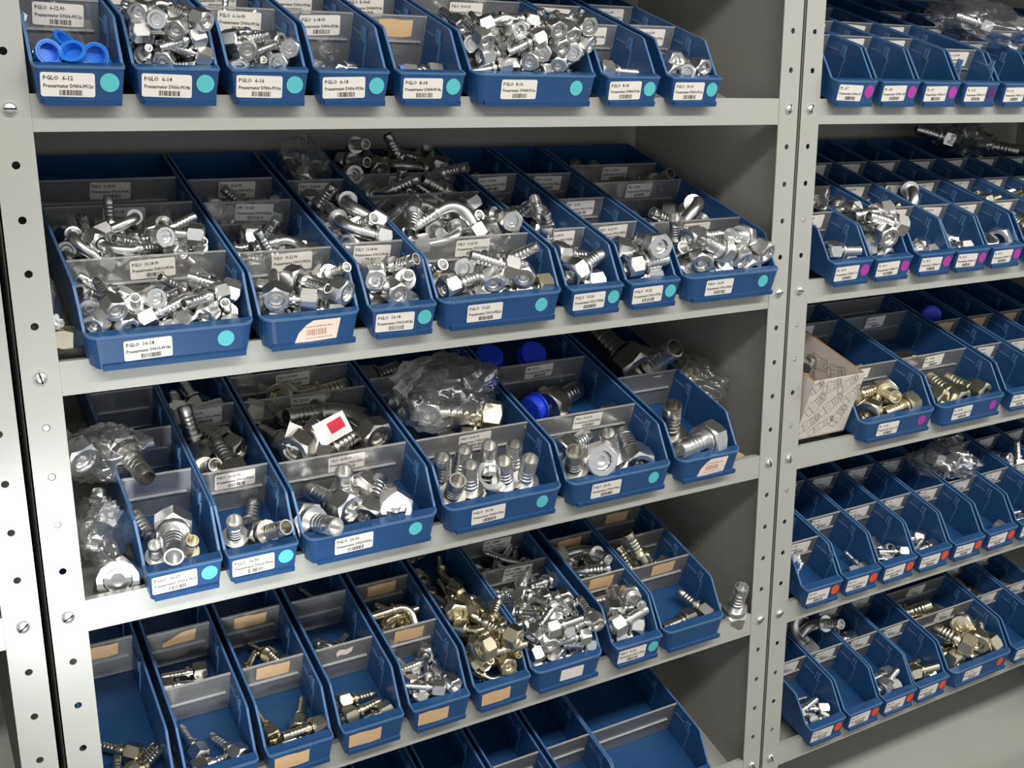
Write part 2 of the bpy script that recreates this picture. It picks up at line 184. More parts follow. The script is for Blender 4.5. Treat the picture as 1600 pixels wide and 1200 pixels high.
# ------------------------------------------------------------------ resting places of the loose fittings inside the bins (0.1 mm, quaternion / 1000)
PILES = [
(0,0,'st','s6','zinc',(-336,85,140),(-962,241,-36,-118)),
(0,0,'st','s6','zinc',(299,23,141),(392,351,656,541)),
(0,0,'st','s6','zinc',(57,11,195),(766,183,197,584)),
(0,0,'cap','cap','blue',(-127,208,99),(242,750,333,518)),
(0,0,'st','s6','zinc',(-350,397,137),(-791,561,82,-228)),
(0,0,'st','s6','zinc',(98,380,150),(-50,-148,711,-686)),
(0,0,'cap','cap','blue',(335,351,150),(211,20,58,-976)),
(0,1,'e90','s6','zinc',(-283,1094,179),(989,-35,109,-92)),
(0,1,'e90','s6','zinc',(240,1385,141),(-166,-663,682,260)),
(0,1,'e90','s6','zinc',(-162,1605,138),(-580,-126,74,801)),
(0,1,'e90','s6','zinc',(101,1480,108),(-43,-327,398,-856)),
(0,1,'e90','s6','zinc',(-207,1199,271),(627,-717,-65,-298)),
(0,1,'e90','s6','zinc',(244,1395,111),(-740,-9,133,-659)),
(0,1,'e90','s6','zinc',(-319,1751,240),(-545,-768,-95,323)),
(0,1,'e90','s6','zinc',(343,1147,270),(-12,87,915,393)),
(1,0,'st','s6','zinc',(-368,104,126),(728,684,17,32)),
(1,0,'st','s6','zinc',(233,23,179),(-453,605,405,-515)),
(1,0,'st','s6','zinc',(204,238,129),(40,160,986,-12)),
(1,0,'st','s6','zinc',(-187,279,175),(955,-43,-102,-275)),
(1,0,'st','s6','zinc',(136,403,124),(-101,209,853,-468)),
(1,0,'st','s6','zinc',(199,643,128),(-151,-765,625,24)),
(1,0,'st','s6','zinc',(-123,20,301),(469,697,459,290)),
(1,0,'st','s6','zinc',(98,677,128),(168,-26,29,985)),
(1,0,'st','s6','zinc',(-223,472,183),(636,-289,-78,-711)),
(1,0,'st','s6','zinc',(364,106,316),(-146,20,965,-216)),
(1,0,'st','s6','zinc',(219,666,137),(-356,488,640,-475)),
(1,0,'st','s6','zinc',(282,212,323),(-475,195,175,-840)),
(1,0,'st','s6','zinc',(38,485,290),(159,213,963,42)),
(1,0,'st','s6','zinc',(-129,830,134),(80,655,752,9)),
(1,0,'st','s6','zinc',(-218,473,408),(-838,-434,81,321)),
(1,0,'e45','s6','zinc',(288,1173,89),(-12,-633,658,-408)),
(1,0,'st','s6','zinc',(-204,654,229),(-278,615,709,-202)),
(1,0,'st','s6','zinc',(288,426,340),(-469,409,465,-629)),
(1,0,'st','s6','zinc',(301,165,529),(39,-163,884,437)),
(1,0,'st','s6','zinc',(87,396,434),(-528,302,158,-778)),
(1,0,'e45','s6','zinc',(298,1347,134),(-59,-331,905,260)),
(1,0,'e45','s6','zinc',(-374,144,547),(-888,459,30,-3)),
(1,0,'st','s6','zinc',(-314,487,315),(164,848,430,264)),
(1,0,'e45','s6','zinc',(-109,1320,161),(957,146,189,162)),
(1,0,'st','s6','zinc',(-87,968,176),(-772,592,225,-62)),
(1,0,'e45','s6','zinc',(327,419,504),(-1,-138,826,547)),
(1,0,'st','s6','zinc',(-330,1330,125),(-583,758,233,-176)),
(1,0,'st','s6','zinc',(211,604,432),(442,87,268,852)),
(1,0,'st','s6','zinc',(-6,27,601),(96,867,484,67)),
(1,0,'st','s6','zinc',(76,1312,201),(-716,45,232,657)),
(1,0,'st','s6','zinc',(-121,684,408),(287,-812,337,-381)),
(1,0,'st','s6','zinc',(-317,748,393),(641,602,319,354)),
(1,0,'e45','s6','zinc',(-312,1526,146),(125,909,392,-65)),
(1,0,'st','s6','zinc',(-171,25,701),(792,142,246,540)),
(1,0,'st','s6','zinc',(329,1440,148),(-350,-19,392,-851)),
(1,0,'st','s6','zinc',(255,756,448),(654,272,421,567)),
(1,0,'st','s6','zinc',(168,1465,248),(-180,-102,646,735)),
(1,0,'st','s6','zinc',(-232,469,539),(283,620,677,278)),
(1,0,'st','s6','zinc',(311,45,690),(-4,478,877,38)),
(1,0,'st','s6','zinc',(306,1392,291),(-107,-466,877,-51)),
(1,0,'e45','s6','zinc',(-334,1147,381),(248,940,233,6)),
(1,0,'e45','s6','zinc',(245,562,642),(329,101,842,415)),
(1,0,'st','s6','zinc',(-308,192,707),(-97,863,491,-71)),
(1,0,'e45','s6','zinc',(-321,1490,303),(-961,-172,103,193)),
(1,0,'e45','s6','zinc',(-208,660,577),(-359,883,299,38)),
(1,0,'st','s6','zinc',(122,913,485),(-118,344,915,-177)),
(1,1,'e90','s6','zinc',(-169,1875,162),(18,815,572,-94)),
(1,1,'e90','s6','zinc',(76,1926,124),(-727,60,244,-640)),
(1,1,'e90','s6','zinc',(-267,2081,102),(-178,681,707,69)),
(1,1,'e90','s6','zinc',(336,2021,112),(-261,-204,940,-77)),
(1,1,'e90','s6','zinc',(217,2167,145),(847,-16,125,517)),
(2,0,'e45','s6','zinc',(-199,112,170),(943,278,176,-49)),
(2,0,'st','s6','zinc',(115,227,124),(-117,78,475,-869)),
(2,0,'st','s6','zinc',(219,1,136),(691,273,184,644)),
(2,0,'e45','s6','zinc',(163,357,174),(185,502,845,16)),
(2,0,'st','s6','zinc',(-271,6,255),(-112,725,636,-240)),
(2,0,'st','s6','zinc',(-62,481,128),(-475,-566,655,156)),
(2,0,'st','s6','zinc',(109,24,317),(804,310,248,444)),
(2,0,'st','s6','zinc',(-247,555,116),(-117,982,131,65)),
(2,0,'st','s6','zinc',(48,232,303),(805,404,262,347)),
(2,0,'st','s6','zinc',(-227,287,257),(-886,-292,332,144)),
(2,0,'st','s6','zinc',(323,821,119),(148,-74,63,-984)),
(2,0,'st','s6','zinc',(58,882,111),(-71,-245,929,-268)),
(2,0,'st','s6','zinc',(-301,426,287),(-984,142,52,-99)),
(2,0,'st','s6','zinc',(-198,8,434),(761,58,67,643)),
(2,0,'e45','s6','zinc',(227,33,462),(-794,220,85,-561)),
(2,0,'st','s6','zinc',(-116,595,288),(703,680,164,124)),
(2,0,'st','s6','zinc',(206,195,487),(-190,411,651,-610)),
(2,0,'st','s6','zinc',(182,839,284),(20,54,881,-469)),
(2,0,'st','s6','zinc',(-344,324,438),(501,-809,142,-274)),
(2,0,'e45','s6','zinc',(-330,603,279),(-814,498,284,93)),
(2,1,'e90','s6','zinc',(-306,1101,129),(-998,-7,-41,50)),
(2,1,'e90','s6','zinc',(312,1263,141),(-74,-370,912,164)),
(2,1,'e90','s6','zinc',(-38,1284,190),(132,660,731,-111)),
(2,1,'e90','s6','zinc',(304,1472,157),(-140,-381,872,274)),
(2,1,'e90','s6','zinc',(-288,1128,332),(-830,-490,-68,256)),
(2,1,'e90','s6','zinc',(0,1657,237),(14,-253,48,966)),
(2,1,'e90','s6','zinc',(132,1635,252),(-84,-765,638,15)),
(2,1,'e90','s6','zinc',(-367,1540,218),(-851,-515,-35,92)),
(3,0,'st','s6','zinc',(214,174,142),(-101,-123,342,926)),
(3,0,'st','s6','zinc',(-309,96,155),(-820,337,66,-457)),
(3,0,'st','s6','zinc',(-107,217,122),(-780,609,116,-86)),
(3,0,'st','s6','zinc',(-288,440,136),(-19,982,173,-75)),
(3,0,'st','s6','zinc',(-105,2,220),(-150,728,668,-46)),
(3,0,'st','s6','zinc',(165,344,128),(714,30,58,697)),
(3,1,'e90','s6','zinc',(-276,1034,145),(17,894,439,-84)),
(3,1,'e90','s6','zinc',(117,987,180),(716,16,117,688)),
(3,1,'e90','s6','zinc',(289,1156,140),(540,229,457,669)),
(3,1,'e90','s6','zinc',(6,1676,153),(-325,-901,183,221)),
(3,1,'e90','s6','zinc',(-82,1025,227),(838,25,-23,545)),
(4,0,'st','s8','zinc',(-217,114,149),(-302,951,5,-68)),
(4,0,'ring','cap','blue',(-228,138,164),(-47,172,101,-979)),
(4,0,'st','s8','zinc',(-143,356,134),(-668,-725,130,108)),
(4,0,'st','s8','zinc',(361,378,133),(22,114,942,314)),
(4,1,'e90','s8','zinc',(-132,1083,128),(-995,91,38,-8)),
(4,1,'e90','s8','zinc',(-240,1013,147),(118,593,795,45)),
(4,1,'e90','s8','zinc',(209,1254,128),(146,102,251,951)),
(4,1,'e90','s8','zinc',(259,1095,286),(-36,155,986,-58)),
(4,1,'e90','s8','zinc',(-339,1628,187),(-1,979,201,-34)),
(5,0,'st','s8','zinc',(80,145,132),(-17,-62,876,479)),
(5,0,'st','s8','zinc',(380,0,128),(692,7,6,722)),
(5,0,'st','s8','zinc',(-554,25,144),(-455,356,412,-704)),
(5,0,'st','s8','zinc',(732,53,105),(-513,-131,148,-835)),
(5,0,'st','s8','zinc',(-104,475,146),(614,-724,273,-156)),
(5,0,'st','s8','zinc',(-291,219,117),(219,542,678,445)),
(5,0,'st','s8','zinc',(-730,673,142),(83,-852,517,-7)),
(5,0,'e45','s8','zinc',(109,90,264),(557,812,167,57)),
(5,0,'st','s8','zinc',(125,391,123),(782,437,157,416)),
(5,0,'st','s8','zinc',(-287,118,321),(87,10,759,-645)),
(5,0,'st','s8','zinc',(-792,297,236),(-912,407,59,-11)),
(5,0,'st','s8','zinc',(-312,168,294),(579,810,80,45)),
(5,0,'e45','s8','zinc',(132,613,170),(-19,86,979,-185)),
(5,0,'st','s8','zinc',(488,521,135),(345,794,463,188)),
(5,0,'st','s8','zinc',(236,709,128),(435,245,421,757)),
(5,0,'st','s8','zinc',(341,254,281),(-625,172,135,-749)),
(5,0,'st','s8','zinc',(-71,36,387),(-594,674,326,-296)),
(5,0,'st','s8','zinc',(-537,939,122),(-596,-388,483,512)),
(5,0,'st','s8','zinc',(-237,461,42),(-765,38,621,-167)),
(5,0,'st','s8','zinc',(328,39,346),(627,583,236,459)),
(5,0,'st','s8','zinc',(-202,297,265),(-396,768,499,-67)),
(5,0,'st','s8','zinc',(-696,97,410),(313,943,73,85)),
(5,0,'st','s8','zinc',(714,435,289),(363,384,720,450)),
(5,0,'st','s8','zinc',(-64,815,150),(130,268,905,303)),
(5,0,'st','s8','zinc',(200,925,140),(-460,719,412,-318)),
(5,0,'st','s8','zinc',(-763,526,325),(-968,-246,-46,27)),
(5,0,'e45','s8','zinc',(-486,205,435),(-544,558,457,-429)),
(5,0,'st','s8','zinc',(576,913,156),(-310,614,586,-429)),
(5,0,'st','s8','zinc',(523,491,353),(-411,315,339,-785)),
(5,0,'st','s8','zinc',(107,77,478),(-303,842,404,-189)),
(5,0,'st','s8','zinc',(-686,982,144),(768,-13,76,635)),
(5,0,'st','s8','zinc',(-126,1116,94),(-243,-292,912,-156)),
(5,0,'e45','s8','zinc',(217,1260,96),(214,-278,49,-935)),
(5,0,'st','s8','zinc',(495,26,509),(-839,175,25,-514)),
(5,0,'e45','s8','zinc',(50,304,420),(-3,72,360,930)),
(5,0,'st','s8','zinc',(103,490,366),(507,739,365,252)),
(5,0,'st','s8','zinc',(-704,726,263),(598,437,380,554)),
(5,0,'st','s8','zinc',(-277,1121,163),(-42,306,950,39)),
(5,0,'st','s8','zinc',(86,844,288),(-854,412,145,-282)),
(5,0,'st','s8','zinc',(-696,293,507),(493,705,488,149)),
(5,0,'st','s8','zinc',(-91,1264,143),(-45,223,898,-377)),
(5,0,'st','s8','zinc',(706,787,285),(98,-632,485,-596)),
(5,0,'st','s8','zinc',(111,125,659),(46,-186,475,859)),
(5,0,'st','s8','zinc',(-51,1445,138),(-179,-984,24,-1)),
(5,0,'st','s8','zinc',(337,3,558),(-280,608,714,-203)),
(5,0,'st','s8','zinc',(711,1234,183),(234,-461,503,-692)),
(5,0,'st','s8','zinc',(-266,776,325),(-253,702,618,-248)),
(5,0,'e45','s8','zinc',(-344,526,485),(-452,-875,169,29)),
(5,0,'st','s8','zinc',(775,1419,102),(-254,27,788,560)),
(5,0,'st','s8','zinc',(738,38,601),(-421,290,590,-625)),
(5,0,'st','s8','zinc',(-660,15,591),(-553,349,561,-508)),
(5,0,'e45','s8','zinc',(-41,1724,150),(18,-309,934,179)),
(5,0,'st','s8','zinc',(-636,781,361),(-530,-553,642,39)),
(5,0,'st','s8','zinc',(255,1614,144),(452,-890,44,45)),
(5,0,'st','s8','zinc',(-82,402,620),(396,11,139,-908)),
(5,0,'st','s8','zinc',(-455,1021,304),(388,358,578,622)),
(5,0,'st','s8','zinc',(-52,883,431),(-680,-655,255,210)),
(5,0,'st','s8','zinc',(45,1123,266),(-886,-379,263,46)),
(5,0,'e45','s8','zinc',(562,680,479),(255,80,407,873)),
(5,0,'e45','s8','zinc',(141,1269,359),(367,843,384,-82)),
(5,0,'e45','s8','zinc',(-442,1664,285),(-430,-846,156,273)),
(5,0,'st','s8','zinc',(-272,730,508),(242,155,879,381)),
(5,0,'st','s8','zinc',(193,1692,140),(-272,36,526,805)),
(5,0,'st','s8','zinc',(721,943,299),(-255,-498,391,-731)),
(5,0,'st','s8','zinc',(242,561,550),(-115,-35,899,420)),
(5,0,'st','s8','zinc',(-434,1486,210),(631,-261,-169,-710)),
(5,0,'st','s8','zinc',(-276,10,737),(673,113,287,672)),
(5,0,'st','s8','zinc',(-82,1192,370),(-113,-606,777,-129)),
(5,0,'st','s8','zinc',(467,38,690),(-223,680,698,-26)),
(5,0,'e45','s8','zinc',(730,611,570),(-393,124,509,-756)),
(5,0,'e45','s8','zinc',(760,1738,185),(-16,37,335,941)),
(5,0,'st','s8','zinc',(-590,1821,73),(-690,-10,528,494)),
(5,0,'st','s8','zinc',(296,1146,434),(-213,935,178,-220)),
(5,0,'e45','s8','zinc',(-648,273,682),(825,-521,-161,-149)),
(5,0,'st','s8','zinc',(-525,773,611),(-13,560,665,-495)),
(5,0,'e45','s8','zinc',(-293,944,468),(-6,721,685,-105)),
(5,0,'e45','s8','zinc',(339,644,592),(-499,335,513,-613)),
(5,0,'st','s8','zinc',(-482,562,590),(658,454,293,524)),
(5,0,'st','s8','zinc',(235,3,752),(-170,725,650,-153)),
(5,0,'st','s8','zinc',(-299,632,672),(-484,860,-10,-160)),
(5,0,'st','s8','zinc',(521,1039,383),(740,438,58,506)),
(5,0,'st','s8','zinc',(-684,548,613),(658,144,85,734)),
(5,0,'st','s8','zinc',(544,1428,403),(10,9,622,783)),
(5,0,'e45','s8','zinc',(649,19,811),(-783,51,15,-619)),
(5,0,'st','s8','zinc',(-709,1203,428),(896,49,-35,441)),
(5,0,'st','s8','zinc',(172,436,726),(-28,-69,539,-839)),
(5,1,'e90','s8','zinc',(239,2075,163),(53,-232,881,409)),
(5,1,'e90','s8','zinc',(398,2017,179),(153,505,849,-16)),
(5,1,'e90','s8','zinc',(-605,2059,150),(130,910,392,-32)),
(5,1,'e90','s8','zinc',(683,2348,144),(-144,-603,745,248)),
(5,1,'e90','s8','zinc',(-689,2430,172),(-700,-63,118,701)),
(5,1,'e90','s8','zinc',(-39,2529,150),(8,-286,952,-110)),
(5,1,'e90','s8','zinc',(58,2308,140),(-315,-644,697,17)),
(5,1,'e90','s8','zinc',(714,1945,299),(-559,25,54,-827)),
(6,0,'st','s10','zinc',(366,161,142),(24,7,854,-519)),
(6,0,'st','s10','zinc',(-362,258,133),(655,742,43,138)),
(6,0,'st','s10','zinc',(-255,488,141),(986,119,13,113)),
(6,0,'st','s10','zinc',(-364,128,290),(-967,-253,-15,25)),
(6,0,'st','s10','zinc',(-342,722,141),(-99,986,131,-16)),
(6,1,'e90','s8','zinc',(257,991,140),(592,-5,68,803)),
(6,1,'e90','s8','zinc',(-305,1081,178),(673,707,217,-19)),
(6,1,'e90','s8','zinc',(-301,1495,126),(-113,949,292,18)),
(6,1,'e90','s8','zinc',(-12,970,190),(373,556,582,461)),
(6,1,'e90','s8','zinc',(159,1095,382),(45,-66,992,-99)),
(7,0,'st','s10','zinc',(318,128,148),(53,-10,889,-454)),
(7,0,'st','s10','zinc',(-268,233,154),(-773,600,77,-192)),
(7,0,'st','s10','zinc',(-68,42,305),(239,842,483,9)),
(7,0,'st','s10','zinc',(-165,459,142),(428,890,147,58)),
(7,0,'st','s10','zinc',(-251,29,281),(693,50,26,719)),
(7,0,'st','s10','zinc',(-278,642,147),(-659,689,205,-221)),
(7,0,'st','s10','zinc',(237,76,348),(-615,378,333,-607)),
(7,0,'st','s10','zinc',(200,831,110),(209,-531,542,-617)),
(7,0,'st','s10','zinc',(-126,203,394),(-741,69,-15,-668)),
(7,1,'e90','s10','zinc',(277,1219,212),(93,-188,977,-33)),
(7,1,'e90','s10','zinc',(321,1462,187),(101,-120,298,942)),
(7,1,'e90','s10','zinc',(60,1196,226),(-53,447,890,-74)),
(7,1,'e90','s10','zinc',(244,1136,418),(-58,376,888,-256)),
(7,1,'e90','s10','zinc',(-317,1658,153),(276,881,372,95)),
(8,0,'st','s10','zinc',(74,161,150),(6,-101,963,248)),
(8,0,'st','s10','zinc',(725,136,152),(26,55,965,-255)),
(8,0,'st','s10','zinc',(-576,65,131),(-336,534,682,-370)),
(8,0,'st','s10','zinc',(-261,193,147),(-442,60,32,-894)),
(8,0,'st','s10','zinc',(580,310,143),(-82,158,819,-545)),
(8,0,'st','s10','zinc',(-52,253,154),(137,746,650,46)),
(8,0,'st','s10','zinc',(225,36,221),(289,407,561,660)),
(8,0,'st','s10','zinc',(721,429,83),(477,-350,-121,-797)),
(8,0,'st','s10','zinc',(-178,421,146),(-356,137,294,-876)),
(8,0,'st','s10','zinc',(-395,11,274),(30,611,790,33)),
(8,0,'st','s10','zinc',(181,574,181),(-12,989,111,-93)),
(8,0,'st','s10','zinc',(348,75,289),(851,309,138,403)),
(8,0,'st','s10','zinc',(-286,139,260),(-971,136,185,-63)),
(8,0,'st','s10','zinc',(-230,726,106),(-748,-584,314,-2)),
(8,0,'st','s10','zinc',(-737,46,322),(-868,226,196,-397)),
(8,0,'st','s10','zinc',(206,351,285),(79,961,264,36)),
(8,0,'st','s10','zinc',(-705,351,344),(46,763,620,-174)),
(8,0,'st','s10','zinc',(497,804,114),(-113,-312,492,-805)),
(8,0,'st','s10','zinc',(-241,467,261),(-634,-119,586,490)),
(8,0,'st','s10','zinc',(614,304,447),(113,-222,770,-587)),
(8,0,'st','s10','zinc',(-279,829,175),(-285,65,584,758)),
(8,0,'st','s10','zinc',(-99,175,508),(670,71,374,638)),
(8,0,'st','s10','zinc',(-507,11,476),(-89,645,759,8)),
(8,0,'st','s10','zinc',(429,556,499),(-750,434,-224,-446)),
(8,0,'st','s10','zinc',(792,341,405),(88,181,324,924)),
(8,0,'st','s10','zinc',(-273,579,270),(-256,-135,511,-809)),
(8,1,'e90','s10','zinc',(-395,1189,180),(-959,-52,-105,257)),
(8,1,'e90','s10','zinc',(-591,982,168),(222,736,639,35)),
(8,1,'e45','s10','zinc',(307,1019,121),(-943,175,197,-203)),
(8,1,'e45','s10','zinc',(226,1012,193),(-287,-110,65,-949)),
(8,1,'e45','s10','zinc',(-733,1280,137),(-333,835,433,-59)),
(8,1,'e45','s10','zinc',(404,1344,156),(-745,41,-34,-665)),
(8,1,'e90','s10','zinc',(256,1524,166),(221,44,102,969)),
(8,1,'e90','s10','zinc',(313,1218,264),(346,123,706,605)),
(8,1,'e45','s10','zinc',(645,1017,285),(-411,-20,622,-666)),
(8,1,'e45','s10','zinc',(648,1552,152),(-418,-61,138,-896)),
(8,1,'e90','s10','zinc',(-649,995,298),(-469,383,748,-271)),
(8,1,'e45','s10','zinc',(-600,1796,206),(-924,-333,-171,78)),
(8,1,'e90','s10','zinc',(86,1023,449),(506,-32,278,816)),
(8,1,'e45','s10','zinc',(-598,1338,352),(-759,466,257,-374)),
(8,1,'e90','s10','zinc',(576,1807,277),(-614,134,-16,-778)),
(8,1,'e45','s10','zinc',(107,1530,391),(-1,-997,32,66)),
(8,1,'e90','s10','zinc',(-181,955,471),(-99,623,775,41)),
(8,1,'e90','s10','zinc',(-678,1731,333),(218,741,620,-139)),
(8,1,'e90','s10','zinc',(-261,1909,200),(872,-290,-263,-292)),
(8,1,'e90','s10','zinc',(274,1705,391),(-309,-933,109,149)),
(8,1,'e90','s10','zinc',(-346,1083,428),(-336,41,940,37)),
(8,1,'e90','s10','zinc',(373,988,589),(489,15,251,835)),
(8,1,'e90','s10','zinc',(-659,2190,322),(-486,-733,347,326)),
(8,1,'e45','s10','zinc',(374,1338,470),(-703,385,407,-438)),
(8,1,'e45','s10','zinc',(221,2158,259),(-100,-312,875,-355)),
(8,1,'e90','s10','zinc',(-513,1334,656),(859,-73,32,-505)),
(8,1,'e45','s10','zinc',(659,1594,535),(-647,449,127,-603)),
(8,1,'e45','s10','zinc',(-370,1404,420),(691,509,219,464)),
(8,1,'e45','s10','zinc',(207,1580,526),(-299,690,618,-229)),
(8,1,'e90','s10','zinc',(198,1013,776),(265,608,748,-23)),
(8,1,'e90','s10','zinc',(619,1078,729),(7,180,983,25)),
(8,1,'e90','s10','zinc',(-413,1460,615),(-963,176,199,35)),
(8,2,'e45','s10','zinc',(7,2468,168),(-959,-150,-89,225)),
(8,2,'e45','s10','zinc',(-586,2422,159),(-957,-280,-55,59)),
(8,2,'e45','s10','zinc',(-770,2495,164),(176,933,310,-48)),
(8,2,'e45','s10','zinc',(459,2452,156),(452,9,161,878)),
(9,0,'st','s10w','zinc',(-440,157,173),(623,-779,60,-32)),
(9,0,'st','s10w','zinc',(452,133,169),(91,106,854,500)),
(9,0,'st','s10w','zinc',(-237,372,192),(169,958,225,-56)),
(9,0,'st','s10w','zinc',(199,315,219),(-660,486,247,-517)),
(9,0,'st','s10w','zinc',(-248,796,167),(248,-475,752,-384)),
(9,0,'st','s10w','zinc',(124,146,321),(101,103,663,734)),
(9,0,'st','s10w','zinc',(-102,696,167),(-305,-947,36,-97)),
(9,0,'st','s10w','zinc',(436,49,433),(353,351,644,580)),
(9,0,'st','s10w','zinc',(-366,37,430),(-546,572,483,-375)),
(9,0,'st','s10w','zinc',(-47,601,401),(450,-734,384,-333)),
(9,0,'st','s10w','zinc',(356,617,332),(-617,-462,620,148)),
(9,1,'st','s10w','zinc',(389,1099,182),(146,10,496,-856)),
(9,1,'st','s10w','zinc',(-507,1020,159),(531,-842,23,-90)),
(9,1,'e90','s10w','zinc',(-225,1140,177),(39,798,600,-47)),
(9,1,'e90','s10w','zinc',(105,1450,188),(-361,-528,683,353)),
(9,1,'e90','s10w','zinc',(363,1719,189),(-263,90,-10,-961)),
(9,1,'e90','s10w','zinc',(-447,1345,246),(501,780,348,136)),
(9,1,'e90','s10w','zinc',(424,1447,330),(-34,-481,874,-65)),
(9,1,'st','s10w','zinc',(-511,1768,158),(-800,595,63,46)),
(9,1,'e90','s10w','zinc',(406,915,409),(-580,-76,61,-809)),
(9,1,'st','s10w','zinc',(-110,2054,216),(998,-45,38,-5)),
(9,2,'st','s10w','zinc',(254,2354,183),(87,147,985,4)),
(9,2,'st','s10w','zinc',(-396,2277,183),(104,770,629,2)),
(9,2,'e45','s10w','zinc',(-204,2651,200),(-117,992,33,-38)),
(9,2,'st','s10w','zinc',(-60,2276,299),(-414,219,296,-833)),
(9,2,'e45','s10w','zinc',(465,2353,285),(-116,99,980,127)),
(9,2,'st','s10w','zinc',(380,2798,163),(253,-678,308,-617)),
(9,2,'st','s10w','zinc',(-337,2351,454),(555,258,531,586)),
(10,0,'st','s13','zinc',(267,160,173),(-20,-58,427,902)),
(10,0,'st','s13','zinc',(-309,313,184),(336,932,132,-28)),
(10,0,'st','s13','zinc',(-304,623,158),(-836,-548,33,16)),
(10,0,'st','s13','zinc',(-17,12,364),(498,491,558,446)),
(10,0,'st','s13','zinc',(263,513,255),(-582,85,384,712)),
(10,0,'st','s13','zinc',(-215,242,443),(-767,58,-39,-638)),
(10,0,'st','s13','zinc',(58,783,282),(-741,-399,500,203)),
(10,1,'e90','s13','zinc',(323,1016,182),(105,235,956,144)),
(10,1,'e90','s13','zinc',(-348,1179,203),(-975,-121,135,128)),
(10,1,'e90','s13','zinc',(-206,1517,242),(71,640,761,-81)),
(10,1,'e90','s13','zinc',(344,1887,138),(88,180,117,973)),
(10,1,'e90','s13','zinc',(-242,1074,506),(919,141,248,272)),
(10,1,'e90','s13','zinc',(275,1075,552),(-140,36,989,-18)),
(10,1,'st','s13','zinc',(-79,2379,121),(-508,182,148,829)),
(10,1,'st','s13','zinc',(325,2284,162),(-34,262,957,118)),
(10,1,'st','s13','zinc',(-43,1522,455),(712,-290,-194,-609)),
(10,1,'st','s13','zinc',(174,2018,296),(-602,477,507,-392)),
(10,1,'e90','s13','zinc',(302,1260,628),(-198,301,930,-77)),
(10,1,'e90','s13','zinc',(-110,2626,445),(-417,-368,394,732)),
(11,0,'st','s13','zinc',(-80,141,171),(-13,-27,342,939)),
(11,0,'st','s13','zinc',(517,77,170),(347,-45,21,936)),
(11,0,'st','s13','zinc',(85,41,179),(-20,547,826,-135)),
(11,0,'st','s13','zinc',(-199,406,182),(84,-100,976,-172)),
(11,0,'st','s13','zinc',(548,259,186),(297,743,585,131)),
(11,0,'st','s13','zinc',(438,621,133),(39,-482,747,-456)),
(11,0,'nut','s13','yellow',(-641,554,225),(-126,-787,455,398)),
(11,0,'st','s13','zinc',(117,632,176),(-39,94,727,-679)),
(11,0,'nut','s13','yellow',(762,138,263),(1,-23,703,-711)),
(11,0,'st','s13','zinc',(-709,132,329),(140,980,132,54)),
(11,0,'st','s13','zinc',(340,71,406),(523,664,426,324)),
(11,0,'st','s13','zinc',(-656,790,105),(-730,-57,517,443)),
(11,0,'st','s13','zinc',(-87,24,377),(738,273,85,612)),
(11,0,'st','s13','zinc',(-117,675,287),(-243,-424,872,10)),
(11,0,'st','s13','zinc',(200,551,348),(633,-661,-55,-399)),
(11,0,'st','s13','zinc',(258,135,505),(127,146,191,962)),
(11,1,'e45','s13','zinc',(26,1010,189),(111,103,984,93)),
(11,1,'e90','s13','zinc',(304,890,184),(708,25,138,692)),
(11,1,'e45','s13','zinc',(-588,955,141),(-163,619,768,17)),
(11,1,'e90','s13','zinc',(579,1019,115),(-645,-189,171,-721)),
(11,1,'e45','s13','zinc',(-363,1199,289),(923,-247,-63,-289)),
(11,1,'e90','s13','zinc',(407,1767,278),(-416,-777,229,413)),
(11,1,'e45','s13','zinc',(74,1778,92),(173,-442,101,-875)),
(11,1,'e90','s13','zinc',(762,1904,207),(131,-68,433,889)),
(11,1,'e90','s13','zinc',(-608,1116,387),(-971,-8,165,173)),
(11,1,'e45','s13','zinc',(401,1059,538),(-673,556,247,-420)),
(11,1,'e45','s13','zinc',(-725,1781,129),(-383,858,326,103)),
(11,1,'e90','s13','zinc',(-590,1290,485),(215,553,795,126)),
(11,1,'e90','s13','zinc',(229,981,526),(-524,-136,460,-704)),
(11,1,'e45','s13','zinc',(458,2161,336),(-495,-313,424,691)),
(11,1,'e90','s13','zinc',(-341,1775,371),(-35,-634,303,-710)),
(11,1,'e45','s13','zinc',(589,921,749),(-789,174,-11,-589)),
(11,1,'e45','s13','zinc',(643,1977,583),(59,-233,852,465)),
(11,2,'e45','s13','zinc',(539,2381,182),(36,-131,865,482)),
(11,2,'e45','s13','zinc',(-646,2280,211),(202,857,473,-39)),
(11,2,'e90','s13','steel',(367,2596,169),(-45,-60,719,691)),
(11,2,'e45','s13','zinc',(-808,2743,165),(774,634,-1,7)),
(11,2,'e45','s13','zinc',(685,2661,98),(-291,-318,840,-328)),
(11,2,'e45','s13','zinc',(752,2390,256),(-201,-116,966,115)),
(11,2,'e90','s13','steel',(565,2829,387),(-217,-687,686,104)),
(11,2,'e45','s13','zinc',(-521,2852,331),(-759,-33,296,578)),
(11,2,'e45','s13','zinc',(227,2766,268),(233,-788,-83,-564)),
(11,3,'st','s13','steel',(-597,3087,184),(-165,-983,28,79)),
(11,3,'st','s13','steel',(593,2914,170),(-367,629,563,-391)),
(11,3,'st','s13','steel',(183,2939,195),(300,477,768,304)),
(11,3,'e90','s13','steel',(441,3235,184),(462,13,184,867)),
(11,3,'st','s13','steel',(-593,3501,145),(-154,-636,756,1)),
(11,3,'st','s13','steel',(-221,3176,115),(591,647,-2,481)),
(11,3,'e90','s13','steel',(-269,3077,330),(969,-175,-136,-113)),
(11,3,'st','s13','steel',(-314,3615,55),(-312,470,497,659)),
(11,3,'e90','s13','steel',(664,3110,312),(557,236,20,796)),
(11,3,'st','s13','steel',(-425,2987,441),(-339,561,546,-522)),
